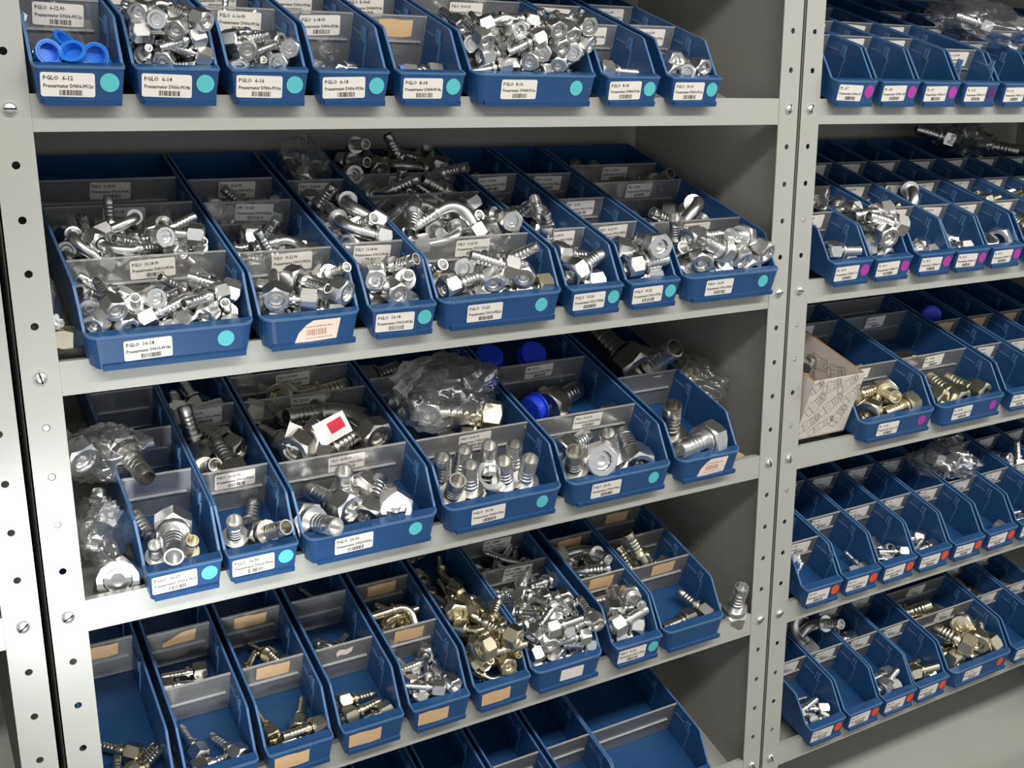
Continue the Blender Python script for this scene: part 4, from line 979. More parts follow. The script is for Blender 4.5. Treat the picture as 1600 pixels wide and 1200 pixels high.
(65,1,'e90','s16','zinc',(-175,1041,443),(227,587,654,420)),
(66,0,'st','s13','zinc',(225,129,175),(-25,73,593,-801)),
(66,0,'st','s13','zinc',(349,427,171),(12,-35,436,899)),
(66,0,'st','s13','zinc',(-309,115,319),(-987,5,53,-151)),
(66,1,'st','s13','zinc',(-232,1190,158),(-866,-492,41,74)),
(66,1,'st','s13','zinc',(352,1320,173),(79,31,879,469)),
(66,1,'st','s13','zinc',(275,1633,169),(-42,-70,764,640)),
(67,0,'st','s13','yellow',(262,147,180),(46,-30,762,645)),
(67,0,'st','s13','yellow',(-244,353,183),(188,975,110,-47)),
(67,0,'st','s13','yellow',(-350,194,298),(-900,-415,120,53)),
(68,0,'st','s20','yellow',(721,222,259),(30,-99,666,738)),
(68,0,'st','s20','yellow',(-462,33,236),(58,680,731,-24)),
(68,0,'st','s20','yellow',(-243,356,229),(338,928,145,53)),
(68,0,'st','s20','yellow',(43,154,456),(951,-1,42,307)),
(68,0,'st','s20','yellow',(-199,68,527),(-549,112,140,-816)),
(68,0,'st','s20','yellow',(69,577,526),(-926,269,-138,-228)),
(68,1,'st','s20','yellow',(115,1247,232),(111,49,15,-993)),
(68,1,'nut','s20','zinc',(314,1161,79),(-775,196,601,10)),
(68,1,'st','s20','yellow',(-638,1447,147),(-819,-407,401,48)),
(69,1,'st','s13','steel',(-291,1144,170),(-870,-490,-30,42)),
(69,1,'st','s13','steel',(226,1204,166),(329,653,618,289)),
(70,1,'st','s13','steel',(-266,1141,175),(-517,-852,4,77)),
(70,1,'st','s13','steel',(317,1241,167),(-157,311,794,-498))]
HAND = [
(15,0,'st','s16','zinc',(-137,289,146),(618,93,11,780),1.0),
(15,0,'st','s20','zinc',(15,458,438),(613,93,-261,-740),1.0),
(15,0,'st','s16','zinc',(-191,302,21),(646,98,-726,-215),0.8),
(15,0,'st','s16','yellow',(103,273,43),(700,106,-663,-244),0.8),
(16,0,'st','s16','zinc',(-167,321,9),(638,96,-743,-176),1.0),
(16,0,'st','s16','zinc',(-38,265,105),(825,125,56,549),1.0),
(16,0,'st','s16','steel',(16,289,146),(800,121,-472,-352),1.0),
(17,0,'st','s20','zinc',(-169,181,321),(560,85,272,778),1.0),
(17,0,'st','s20','zinc',(-22,688,30),(611,92,-774,-139),1.0),
(17,0,'st','s20','zinc',(-12,163,167),(883,133,5,449),1.0),
(17,0,'st','s20','zinc',(319,31,346),(802,121,267,521),1.0),
(17,0,'st','s20','zinc',(-715,395,186),(775,117,-367,-501),1.0),
(17,0,'st','s20','steel',(3,479,357),(886,134,247,369),0.9),
(18,0,'st','s20','zinc',(-571,482,-7),(632,95,-769,16),1.0),
(18,0,'st','s20','zinc',(-297,594,-7),(658,99,-746,-36),1.0),
(18,0,'st','s20','zinc',(172,661,-2),(606,92,-786,-87),1.0),
(18,0,'st','s20','zinc',(423,448,-8),(637,96,-763,44),1.0),
(18,0,'st','s20','zinc',(448,224,-6),(647,98,-754,-56),1.0),
(18,0,'st','s20','zinc',(-299,254,-6),(625,94,-775,6),1.0),
(18,0,'st','s20','steel',(-575,299,4),(636,96,-730,-230),1.0),
(18,0,'st','s20','zinc',(253,286,-1),(575,87,-812,-49),1.0),
(18,0,'nut','s20','zinc',(70,393,147),(567,86,-790,-218),1.1),
(18,1,'st','s25','yellow',(574,1183,503),(253,38,186,949),1.0),
(19,0,'st','s20','steel',(-476,289,5),(554,84,-813,-160),1.1),
(19,0,'st','s20','zinc',(-282,35,461),(782,118,371,486),1.1),
(19,0,'st','s20','zinc',(230,306,2),(525,79,-845,59),1.1),
(19,0,'st','s20','zinc',(417,62,199),(795,120,83,588),1.1),
(19,0,'st','s20','zinc',(-716,441,353),(961,145,86,220),1.1),
(19,1,'st','s25','steel',(-220,1541,305),(963,146,53,221),1.0),
(20,0,'st','s25','steel',(-178,533,1),(591,89,-800,54),1.0),
(20,0,'st','s25','zinc',(327,255,309),(130,20,-448,-884),1.0),
(20,1,'st','s25','steel',(-14,1687,547),(697,105,95,703),1.35),
(20,1,'st','s25','steel',(205,1966,383),(702,106,-613,-347),1.1),
(-1,0,'st','s16','zinc',(82,130,-190),(647,98,-754,60),1.2),
(-2,0,'st','s25','zinc',(38,185,5),(750,113,399,515),1.0)]
HAND_WORDS = ["zinc fitting leaning back with ribbed tail up", "zinc fitting with big hex nut on top", "short zinc fitting open end up", "short yellowish fitting at right", "zinc fitting standing at left", "taller zinc fitting standing in middle", "dark fitting lying across to right", "zinc fitting, nut facing out, tail leaning left", "zinc fitting standing upright by divider", "zinc fitting with tail leaning right", "zinc fitting at right wall, nut facing out", "zinc fitting lying at left wall", "dark fitting at back", "zinc tail standing at left wall", "zinc tail standing back left", "zinc tail standing back middle", "zinc tail standing back right", "zinc tail standing at right wall", "zinc tail standing in front middle", "dark fitting standing at front left", "zinc tail standing right of loose nut", "large zinc nut lying in the middle", "yellowish fitting tail poking from bag", "dark fitting standing at left", "zinc fitting, ring nut facing out", "zinc fitting standing in middle", "zinc fitting with tail leaning back", "zinc fitting lying against divider", "dark fitting with hex nut lying across", "tall dark fitting standing at left", "large zinc fitting lying with hex nut right", "long dark steel tube fitting pointing back", "wide dark steel tube with open end up", "zinc hose fitting standing alone on the fourth shelf, right of all bins", "big zinc union nut resting on third shelf beside the left upright"]
HEAPED = set([0, 1, 2, 3, 4, 5, 12, 15, 16, 17, 18, 19, 20, 22, 25, 26, 27, 28, 30, 31, 32, 34, 35, 37, 38, 39, 41, 42, 44, 45, 46, 47, 49, 50, 51, 52, 54, 58, 60, 61, 62, 63, 65, 66, 67, 68, 69, 71, 73, 74, 76, 77, 78, 81, 83, 86, 87, 88, 91, 92, 94, 95, 96, 97, 99, 105, 107, 110, 113, 114, 115, 116, 117, 118, 119, 120, 122, 124, 126, 127, 128, 129, 131, 132, 134, 136, 137, 138, 139, 141, 142, 144, 145, 146, 149, 150, 151, 152, 154, 155, 157, 159, 160, 162, 165, 166, 167, 169, 170, 171, 172, 173, 174, 175, 176, 177, 178, 179, 181, 183, 184, 185, 186, 188, 189, 190, 191, 193, 194, 196, 198, 201, 202, 203, 204, 205, 207, 208, 209, 210, 212, 214, 215, 217, 218, 219, 221, 223, 225, 227, 228, 229, 232, 233, 234, 235, 236, 237, 240, 242, 269, 272, 290, 291, 296, 297, 300, 305, 306, 312, 316, 322, 324, 329, 331, 335, 336, 338, 342, 343, 344, 345, 346, 348, 359, 374, 383, 384, 385, 386, 387, 388, 390, 402, 412, 414, 415, 416, 418, 420, 423, 424, 428, 430, 432, 436, 442, 444, 446, 448, 453, 456, 457, 458, 459, 460, 461, 466, 469, 472, 496, 508, 513, 529, 536, 538, 545, 550, 567, 568, 569, 570, 571, 572, 573, 574, 575, 577, 579, 580, 581, 582, 583, 585, 586, 587, 589, 590, 591, 592, 593, 595, 596, 597, 598, 600, 601, 606, 618, 619, 625, 626, 627, 628, 629, 631, 637, 646, 647, 648, 649, 650, 652, 653, 654, 655, 656, 657, 658, 662, 663, 665, 671, 672, 673, 674, 677, 678, 681, 682, 686, 691, 692, 693, 694, 695, 696, 697, 698, 699, 700, 701, 702, 703, 704, 706, 707, 708, 709, 710, 711, 712, 713, 714, 715, 716, 717, 718, 719, 720, 721, 722, 723, 724, 725, 726, 727, 728, 729, 730, 735, 740, 741, 742, 743, 744, 746, 747, 748, 749, 751, 753, 754, 756, 758, 759, 760, 761, 762, 763, 764, 765, 766, 767, 768, 769, 770, 771, 772, 774, 775, 776, 777, 778, 779, 780, 781, 782, 783, 789, 794, 797, 799, 800, 801, 805, 812, 814, 815])
# ------------------------------------------------------------------ materials
MATS = {}
def srgb(r, g, b):
    f = lambda c: (c/255/12.92 if c <= 10 else ((c/255+.055)/1.055)**2.4)
    return (f(r), f(g), f(b), 1)
def mat(name, color, rough=.5, metal=0., spec=.5, noise_scale=0, noise_amt=.1, bump=0., bscale=60., color2=None):
    m = bpy.data.materials.new(name); m.use_nodes = True; nt = m.node_tree; p = nt.nodes['Principled BSDF']
    p.inputs['Roughness'].default_value = rough; p.inputs['Metallic'].default_value = metal; p.inputs['Specular IOR Level'].default_value = spec
    p.inputs['Base Color'].default_value = color
    if noise_scale or bump:
        tc = nt.nodes.new('ShaderNodeTexCoord')
    if noise_scale:
        n = nt.nodes.new('ShaderNodeTexNoise'); n.inputs['Scale'].default_value = noise_scale; n.inputs['Detail'].default_value = 4
        nt.links.new(tc.outputs['Object'], n.inputs['Vector'])
        mx = nt.nodes.new('ShaderNodeMix'); mx.data_type = 'RGBA'
        c2 = color2 or tuple(c*(1-noise_amt*3) for c in color[:3])+(1,)
        mx.inputs['A'].default_value = color; mx.inputs['B'].default_value = c2
        r = nt.nodes.new('ShaderNodeMapRange'); r.inputs['From Min'].default_value = .45; r.inputs['From Max'].default_value = .8; r.inputs['To Max'].default_value = min(1, noise_amt*4)
        nt.links.new(n.outputs['Fac'], r.inputs['Value']); nt.links.new(r.outputs['Result'], mx.inputs['Factor']); nt.links.new(mx.outputs['Result'], p.inputs['Base Color'])
    if bump:
        b = nt.nodes.new('ShaderNodeBump'); b.inputs['Strength'].default_value = bump; b.inputs['Distance'].default_value = .001
        n2 = nt.nodes.new('ShaderNodeTexNoise'); n2.inputs['Scale'].default_value = bscale
        nt.links.new(tc.outputs['Object'], n2.inputs['Vector']); nt.links.new(n2.outputs['Fac'], b.inputs['Height']); nt.links.new(b.outputs['Normal'], p.inputs['Normal'])
    MATS[name] = m; return m
def clear(name, tint, gloss, rough, haze, bump=0., bscale=30., fres=1.):
    """thin clear plastic: light passes straight through, with surface gloss and a little dusty haze"""
    m = bpy.data.materials.new(name); m.use_nodes = True; nt = m.node_tree; nt.nodes.clear(); N = nt.nodes.new; L = nt.links.new
    out = N('ShaderNodeOutputMaterial'); tr = N('ShaderNodeBsdfTransparent'); tr.inputs[0].default_value = tint
    gl = N('ShaderNodeBsdfGlossy'); gl.inputs['Roughness'].default_value = rough; gl.inputs['Color'].default_value = (1,1,1,1)
    df = N('ShaderNodeBsdfDiffuse'); df.inputs[0].default_value = (.75,.75,.74,1)
    fr = N('ShaderNodeFresnel'); fr.inputs['IOR'].default_value = 1.45
    mu = N('ShaderNodeMath'); mu.operation = 'MULTIPLY_ADD'; mu.inputs[1].default_value = fres; mu.inputs[2].default_value = gloss; mu.use_clamp = True
    L(fr.outputs[0], mu.inputs[0])
    m1 = N('ShaderNodeMixShader'); m1.inputs[0].default_value = haze; L(tr.outputs[0], m1.inputs[1]); L(df.outputs[0], m1.inputs[2])
    m2 = N('ShaderNodeMixShader'); L(mu.outputs[0], m2.inputs[0]); L(m1.outputs[0], m2.inputs[1]); L(gl.outputs[0], m2.inputs[2]); L(m2.outputs[0], out.inputs[0])
    if bump:
        tc = N('ShaderNodeTexCoord'); n = N('ShaderNodeTexNoise'); n.inputs['Scale'].default_value = bscale; n.inputs['Detail'].default_value = 3; n.inputs['Distortion'].default_value = 1.5
        b = N('ShaderNodeBump'); b.inputs['Strength'].default_value = bump; b.inputs['Distance'].default_value = .004
        L(tc.outputs['Object'], n.inputs['Vector']); L(n.outputs['Fac'], b.inputs['Height']); L(b.outputs['Normal'], gl.inputs['Normal']); L(b.outputs['Normal'], fr.inputs['Normal'])
    MATS[name] = m; return m
mat('rack_paint', srgb(181,182,175), .25, noise_scale=9, noise_amt=.05, color2=srgb(168,164,150))
mat('panel_paint', srgb(166,164,155), .5, noise_scale=5, noise_amt=.08)
mat('shelf_plate', srgb(120,112,102), .5, noise_scale=7, noise_amt=.1)
mat('bolt_zinc', (.95,.95,.94,1), .36, 1.)
mat('dark', (.01,.01,.01,1), .7)
mat('bin_blue', srgb(36,78,126), .36, noise_scale=14, noise_amt=.07, color2=srgb(66,98,138))
mat('bin_edge_highlight', srgb(82,120,164), .4)  # paler copy of the bin blue: edge highlights put into the colour
mat('zinc', (.85,.845,.825,1), .29, 1., noise_scale=60, noise_amt=.06)
mat('yellow', (.80,.74,.57,1), .28, 1., noise_scale=60, noise_amt=.08)
mat('steel', (.56,.54,.50,1), .32, 1., noise_scale=50, noise_amt=.1)
mat('blue', srgb(40,120,220), .4)
mat('cap_blue', srgb(36,70,220), .4)
mat('card', srgb(242,236,228), .6, noise_scale=30, noise_amt=.03)
mat('card_tan', srgb(226,190,146), .7, noise_scale=40, noise_amt=.08, color2=srgb(190,140,95))
mat('card_pink', srgb(244,224,212), .7)
mat('ink', srgb(45,40,40), .7)
mat('ink_faded', srgb(190,130,95), .7)
mat('dot_t', srgb(96,200,206), .55); mat('dot_p', srgb(186,62,168), .55); mat('dot_d', srgb(92,40,110), .55); mat('dot_m', srgb(176,60,170), .6); mat('dot_o', srgb(240,92,52), .55)
mat('red', srgb(205,25,50), .6); mat('green', srgb(30,160,85), .5); mat('white_plastic', srgb(226,230,232), .45)
mat('paper', srgb(240,238,236), .7)
mat('box_board', srgb(224,215,206), .75, noise_scale=12, noise_amt=.04)
mat('box_edge', srgb(176,120,78), .8)
mat('floor_concrete', srgb(118,114,108), .6, noise_scale=3, noise_amt=.1)
mat('wall_paint', srgb(206,204,198), .8)
mat('cardboard', srgb(205,175,135), .8)
clear('clear_plastic', (.97,.965,.955,1), .02, .18, .17)
clear('rail_plastic', (.94,.94,.93,1), .10, .25, .45)
clear('bag_film', (.975,.975,.975,1), .035, .14, .06, bump=.5, bscale=22., fres=.6)

# ------------------------------------------------------------------ object helpers
def obj(name, me, material=None, parent=None, matrix=None):
    o = bpy.data.objects.new(name, me)
    if material and me and not me.materials: me.materials.append(MATS[material])
    col.objects.link(o)
    if parent: o.parent = parent
    if matrix is not None:
        if parent: o.matrix_local = matrix
        else: o.matrix_world = matrix
    return o
def empty(name, matrix):
    o = bpy.data.objects.new(name, None); o.empty_display_size = .02; col.objects.link(o); o.matrix_world = matrix; return o
def tag(o, label, cat, group=None):
    o['label'] = label; o['category'] = cat
    if group: o['group'] = group
    return o
def struct(o, label): o['kind'] = 'structure'; o['label'] = label; return o
def frame(x, row): return Matrix.Translation((x, 0, -PITCH*row+LIPT)) @ Matrix.Rotation(TILT, 4, 'X')
def boxmesh(name, *a):
    m = MB(); m.box(*a); return m.mesh(name)
ORD = ['first','second','third','fourth','fifth','sixth','seventh','eighth','ninth','tenth']
SHELF = ['top','second','third','fourth','fifth']
RACK = ['left rack','right rack']

# ------------------------------------------------------------------ the room
FZ, CZ = -1.6, 1.22
struct(obj('floor', boxmesh('floor',-4,5,-4,.5,FZ-.05,FZ),'floor_concrete'),'grey concrete workshop floor under the racks')
struct(obj('ceiling', boxmesh('ceiling',-4,5,-4,.5,CZ,CZ+.05),'wall_paint'),'pale workshop ceiling above the racks')
struct(obj('wall_back', boxmesh('wall_back',-4,5,.5,.55,FZ,CZ),'wall_paint'),'pale wall behind the racks')

# ------------------------------------------------------------------ shelving racks
ROWZ = [.25,0,-.25,-.5,-.75,-1.0,-1.25]
UZ0, UZ1 = -1.6, .45
def flange_mesh(x0, x1, side):
    """front flange of an upright with its row of real holes, and the side flange running back"""
    m = MB(); hr = .0037; n = 12; T = .0016
    k0 = int(round(UZ0/.05)); zc = UZ0+.025
    while zc < UZ1-.01:
        z = zc - .0   # cell centre is a hole centre (multiples of the pitch)
        c = round(z/.05)*.05
        zlo, zhi = c-.025, c+.025
        ring, outer = [], []
        X = (x1, x0, x0, x1); sq = [(x1,c),(x1,zhi),(0,zhi),(x0,zhi),(x0,c),(x0,zlo),(0,zlo),(x1,zlo)]
        n = 16
        for i in range(n):
            a = 2*math.pi*i/n; ring.append((hr*math.cos(a), c+hr*math.sin(a)))
            p, q = sq[i//2], sq[(i//2+1) % 8]; outer.append(p if i % 2 == 0 else ((p[0]+q[0])/2, (p[1]+q[1])/2))
        o = len(m.v)
        for y in (0, T): m.v += [(p[0], y, p[1]) for p in ring]+[(p[0], y, p[1]) for p in outer]
        for i in range(n):
            j = (i+1) % n
            m.f += [(o+i, o+n+i, o+n+j, o+j), (o+2*n+i, o+2*n+j, o+3*n+j, o+3*n+i), (o+i, o+j, o+2*n+j, o+2*n+i)]
        zc += .05
    sx0 = (x0 if side < 0 else x1-T)
    m.box(sx0, sx0+T, 0, .035, UZ0, UZ1)
    xi = x1 if side < 0 else x0
    m.box(min(xi, xi-.0004*side), max(xi, xi-.0004*side), 0, T, UZ0, UZ1)
    return m.mesh('upright')
UL, UR = flange_mesh(-.0185,.0172,-1), flange_mesh(-.0172,.0185,1)
def bolt_mesh():
    m = MB(); R = .0066
    m.rings([circ(16,R,0),circ(16,R*.99,-.0012),circ(16,R*.86,-.0026),circ(16,R*.55,-.0037),circ(16,R*.2,-.0041)], cap1=True)
    m.v = [(p[1],p[0],p[2]) for p in m.v]; n = len(m.f)
    m.box(-R*.84,R*.84,-.0042,-.0030,-.0008,.0008)
    me = m.mesh('bolt', 40); me.materials.append(MATS['bolt_zinc']); me.materials.append(MATS['dark'])
    for i in range(n, len(me.polygons)): me.polygons[i].material_index = 1
    return me
BOLT = bolt_mesh()
def stud_mesh():
    m = MB(); m.rings([circ(10,.0034,0),circ(10,.0030,-.0008),circ(10,.001,-.0012)], cap1=True); m.v = [(p[1],p[0],p[2]) for p in m.v]
    return m.mesh('stud', 40)
STUD = stud_mesh()
def shelf_mesh(w):
    m = MB(); g = .0006; k = TILT
    m.box(g, w-g, .0006, .0022, LIPB, LIPT)                 # lip
    m.box(g, w-g, .0022, .0100, LIPT-.0016, LIPT)           # folded top edge
    m.box(g, w-g, .0022, .0120, LIPB, LIPB+.0016)
    y0, y1 = .004, .356; s = .345
    o = [(g,y0,-.0185),(w-g,y0,-.0185),(w-g,y1,-.0185+s*(y1-y0)),(g,y1,-.0185+s*(y1-y0))]
    m.add(o+[(p[0],p[1],p[2]-.0015) for p in o], [(0,1,2,3),(7,6,5,4),(0,4,5,1),(2,6,7,3),(1,5,6,2),(3,7,4,0)])
    return m.mesh('shelf')
def rack(label, x0, x1, rows, left=True, right=True, studs=()):
    r = empty('shelving_rack', Matrix.Translation((x0, 0, UZ0))); tag(r, label, 'rack', 'grey metal shelving racks')
    inv = Matrix.Translation((-x0, 0, -UZ0))
    def put(name, me, m, loc): return obj(name, me, m, r, Matrix.Translation((loc[0]-x0, loc[1], loc[2]-UZ0)))
    ups = {}
    for x, me, use in ((x0, UL, left), (x1, UR, right)):
        if use:
            u = ups[x] = put('upright', me, 'rack_paint', (x,0,UZ0*0))
            for z in rows: obj('bolt', BOLT, None, u, Matrix.Translation((0,-.0001,z)) @ Matrix.Rotation((z*7+x*5) % 3.1, 4, 'Y'))
    for (x, k) in studs: obj('stud', STUD, 'bolt_zinc', ups[x], Matrix.Translation((0,.0012,-.05*k)))
    a, b = x0+.0172, x1-.0172
    sm = shelf_mesh(b-a)
    for z in rows:
        s = put('shelf', sm, 'rack_paint', (a,0,z))
    rail = boxmesh('rear_rail', a, b, .300, .304, 0, .045)
    for z in rows: put('rear_rail', rail, 'panel_paint', (0, 0, z+LIPT+.300*math.tan(TILT)-.0465))
    put('back_panel', boxmesh('back_panel', x0-.017, x1+.017, .3605, .362, -1.55, .45), 'panel_paint', (0,0,0))
    if left: put('side_panel', boxmesh('side_panel', -.0165, -.0155, .0365, .3600, -1.55, .45), 'panel_paint', (x0,0,0))
    if right: put('side_panel', boxmesh('side_panel', .0155, .0165, .0365, .3600, -1.55, .45), 'panel_paint', (x1,0,0))
    return r
XL, XR, X2, X3 = 0.0, .9592, .9991, -.0420
rack('left grey metal rack with five shelves of blue bins, filling most of the view', XL, XR, ROWZ, studs=[(XL,6),(XL,7),(XL,8)])
rack('right grey metal rack of blue bins with magenta and orange dots', X2, X2+.9592, ROWZ, studs=[(X2,3),(X2,6),(X2,7),(X2,9),(X2,11)])
rack('grey metal rack of which only a perforated upright shows at left edge', X3-.9592, X3, ROWZ, left=False)

# ------------------------------------------------------------------ bins
def wtop(v):
    P = [(-.02,.0285),(.002,.0288),(.0385,.0603),(.045,WALL_W),(9,WALL_W)]
    for (a, p), (b, q) in zip(P, P[1:]):
        if v <= b: return p+(q-p)*max(0,(v-a)/(b-a))
    return WALL_W
FV = -.0118                                    # front face, top edge
def face_v(w): return FV-(.0278-w)*.10         # the front face leans a little
def bin_contour(wt):
    wf, ww = BINW[wt]; hf, hw = wf/2, ww/2
    pts = []                                   # right half, from the back to the front middle: (x, v, front?)
    for v in (BIN_LEN, .2, .045, .0385): pts.append((hw, v, 0))
    pts.append((hw-(hw-hf)*.5, .020, 0)); pts.append((hf+.0004, .002, 0))
    R = .012 if wt != 'S' else .003
    n = 5 if wt != 'S' else 2
    for i in range(n+1):
        a = math.pi/2*i/n; pts.append((hf-R+R*math.cos(a), FV+R-R*math.sin(a) if R < .0118 else FV+.0118-.0118*math.sin(a), 1))
    left = [(-x, v, f) for x, v, f in reversed(pts)]
    return pts+left
def body_mesh(wt):
    m = MB(); P = bin_contour(wt); T = .0022; hw = BINW[wt][1]/2
    ob, ot, it, ib = [], [], [], []
    for x, v, f in P:
        w = wtop(v if not f else -.01); s = 1 if x > 0 else -1
        wb = -.0046 if f else 0.0
        tp = .0034*(1 if f else .7)
        ob.append((x-s*tp, v-(.0032 if f and v < FV+.004 else 0), wb)); ot.append((x, v, w))
        ix = x-s*T if not f else s*min(abs(x)-T*.4, BINW[wt][0]/2-T)
        iv = v if not f else .0018
        if v >= BIN_LEN: iv = v-T
        it.append((ix, iv, w)); ib.append((ix-s*.0016, iv, .0025))
    m.rings([ob, ot, it, ib], close_u=False)
    n = len(P); o = len(m.v)
    # back wall
    b = [ot[0], ot[-1], ob[-1], ob[0]]; m.add(b, [(0,1,2,3)])
    m.add([it[0], it[-1], ib[-1], ib[0]], [(3,2,1,0)]); m.add([ot[0], ot[-1], it[-1], it[0]], [(3,2,1,0)])
    # floor inside and outside: pair the halves
    for ring, flip in ((ib, False), (ob, True)):
        o = len(m.v); m.v += ring
        for i in range(n//2-1):
            q = (o+i, o+i+1, o+n-2-i, o+n-1-i); m.f.append(q[::-1] if not flip else q)
    # moulded bead along the top of both walls, highlight painted into its blue
    return m.mesh('body')
def ribs_mesh(wt, slots):
    m = MB(); hw = BINW[wt][1]/2-.0022
    for s in (-1, 1):
        for d in list(slots)+([slots[-1]+.09] if slots[-1]+.09 < BIN_LEN-.01 else []):
            x0, x1 = sorted((s*(hw+.0004), s*(hw-.0020))); xa, xb = sorted((s*(hw+.0004), s*(hw-.0030)))
            m.box(x0, x1, d-.0425, d-.0410, .0045, .0440)                  # upright rib
            m.box(xa, xb, d-.0400, d-.0372, .0400, .0560); m.box(xa, xb, d-.0345, d-.0322, .0420, .0560)   # slot cheeks
            m.box(x0, x1, d-.0280, d-.0050, .0455, .0470)                  # short ledge
    return m.mesh('guide_ribs')
def rim_mesh(wt):
    """moulded bead along the top edge of the walls"""
    m = MB(); P = [p for p in bin_contour(wt)]; rr = []; h_ = len(P)//2
    for x, v, f in P:
        w = wtop(v if not f else -.01); s = 1 if x > 0 else -1
        d = (s, 0) if not f else (s*.5, -.86)
        rr.append([(x+d[0]*.0008, v+d[1]*.0008, w-.0016), (x+d[0]*.0008, v+d[1]*.0008, w+.0007), (x-d[0]*.0018, v-d[1]*.0018, w+.0007), (x-d[0]*.0018, v-d[1]*.0018, w-.0016)])
    m.rings(rr)
    return m.mesh('rim_bead')
BODY = {k: body_mesh(k) for k in BINW}; RIM = {k: rim_mesh(k) for k in BINW}; RIBS = {}
FOOT = {k: boxmesh('foot_strip', -BINW[k][0]*.42, BINW[k][0]*.44, -.0180, -.0140, -.0052, .0006) for k in BINW}
DIV, RAIL = {}, {}
for k in BINW:
    h = BINW[k][1]/2-.0030
    DIV[k] = boxmesh('divider', -h, h, -.0008, .0008, .0035, .0605); RAIL[k] = boxmesh('card_rail', -h*.93, h*.86, -.0036, -.0009, .0318, .0334)
    m_ = MB(); m_.box(-h, h, -.0016, .0010, .0600, .0614); RAIL[k+'t'] = m_.mesh('top_edge')
# printed cards -------------------------------------------------
CW, CH = .0465, .0215
def text_meshes(strings):
    obs = {}
    for s, size in strings:
        cu = bpy.data.curves.new('t', 'FONT'); cu.body = s; cu.size = size; cu.resolution_u = 1; cu.offset = .00012; cu.align_x = 'LEFT'
        o = bpy.data.objects.new('t', cu); col.objects.link(o); obs[s] = o
    bpy.context.view_layer.update(); dg = bpy.context.evaluated_depsgraph_get(); out = {}
    for s, o in obs.items():
        me = bpy.data.meshes.new_from_object(o.evaluated_get(dg)); out[s] = ([v.co.copy() for v in me.vertices], [tuple(p.vertices) for p in me.polygons]); bpy.data.meshes.remove(me)
    for o in obs.values():
        cu = o.data; bpy.data.objects.remove(o); bpy.data.curves.remove(cu)
    return out
_all = set()
for b in BINS:
    for c in [b['front']]+list(b['cards'].values()):
        if isinstance(c, tuple): _all.add((c[0], .0052)); _all.add((c[1], .0047))
_all |= {('4009', .008), ('4019', .008)}
TXT = text_meshes(sorted(_all))
def put_text(m, s, x, z, maxw, y=-.0004):
    V, F = TXT[s]
    if not V: return
    w = max(p.x for p in V); k = min(1, maxw/w) if w > 0 else 1
    m.add([(x+p.x*k, y, z+p.y) for p in V], F)
PRINT = {}
def print_mesh(c):
    if c in PRINT: return PRINT[c]
    m = MB(); put_text(m, c[0], -CW/2+.0022, .0042, .027); put_text(m, c[1], -CW/2+.0022, -.0026, CW-.0034)
    r = random.Random(c[0]+c[1]); x = -.0075
    while x < .0115:
        w = r.choice((.0003,.0005,.0009)); 
        m.add([(x,-.0004,-.0094),(x+w,-.0004,-.0094),(x+w,-.0004,-.0046),(x,-.0004,-.0046)], [(0,1,2,3)]); x += w+r.choice((.0003,.0004,.0008))
    PRINT[c] = m.mesh('lettering'); return PRINT[c]
def card_poly(name, pts, t=.0003):
    m = MB(); n = len(pts)
    m.rings([[(p[0],-t,p[1]) for p in pts],[(p[0],0,p[1]) for p in pts]], cap0=True, cap1=True); return m.mesh(name)
def rrect(w, h, r):
    out = []
    for cx, cz, a0 in ((w/2-r,h/2-r,0),(-w/2+r,h/2-r,90),(-w/2+r,-h/2+r,180),(w/2-r,-h/2+r,270)):
        out += [(cx+r*math.cos(math.radians(a0+d)), cz+r*math.sin(math.radians(a0+d))) for d in (0,45,90)]
    return out
CARD = card_poly('label_card', rrect(CW, CH, .0018))
SHAPES = {
 'tan': ('card_tan', card_poly('label_card', [(-.021,.0095),(-.006,.0105),(.010,.0092),(.0208,.0100),(.0205,-.0085),(.008,-.0098),(-.0205,-.0090)])),
 'torntan': ('card_tan', card_poly('label_card', [(-.019,-.0105),(.020,-.0075),(.021,.0110),(.004,.0090),(-.010,.0005),(-.0195,-.0040)])),
 'scrap': ('card_pink', card_poly('label_card', [(-.010,.001),(-.006,.006),(.004,.004),(.012,.0065),(.011,-.001),(.004,-.005),(-.004,-.003),(-.008,-.006)])),
 'torn': ('card_pink', card_poly('label_card', [(-.025,-.0125),(.022,-.0115),(.0265,.0115),(-.004,.0120),(-.012,.0075),(-.0205,-.0010)])),
 'plain': ('card', card_poly('label_card', rrect(.03,.014,.001))), 'white': ('card', card_poly('label_card', rrect(.036,.018,.001)))}
def faded_mesh():
    m = MB(); r = random.Random(4)
    for z, h in ((.0045,.0012),(-.0085,.0009)):
        x = -.013
        while x < .017:
            w = r.uniform(.001,.004); m.add([(x,-.0004,z),(x+w,-.0004,z),(x+w,-.0004,z+h),(x,-.0004,z+h)], [(0,1,2,3)]); x += w+.0009
    x = -.012
    while x < .010:
        w = r.choice((.0005,.0008,.0012)); m.add([(x,-.0004,-.005),(x+w,-.0004,-.005),(x+w,-.0004,.002),(x,-.0004,.002)], [(0,1,2,3)]); x += w+.0009
    return m.mesh('faded_print')
FADED = faded_mesh()
_d = MB(); _d.rings([[(.0086*math.cos(2*math.pi*i/24),y,.0086*math.sin(2*math.pi*i/24)) for i in range(24)] for y in (-.0003,0)], cap0=True, cap1=True); 
DOTS = {k: _d.mesh('colour_dot') for k in 'tpdmo'}
for k, me in DOTS.items(): me.materials.append(MATS['dot_'+k])
def emboss(s):
    m = MB(); V, F = TXT[s]; w = max(p.x for p in V); m.add([(p.x-w/2, p.y, 0) for p in V], F); return m.mesh('embossed_number')
EMB = {'S': emboss('4009'), 'L': emboss('4019')}
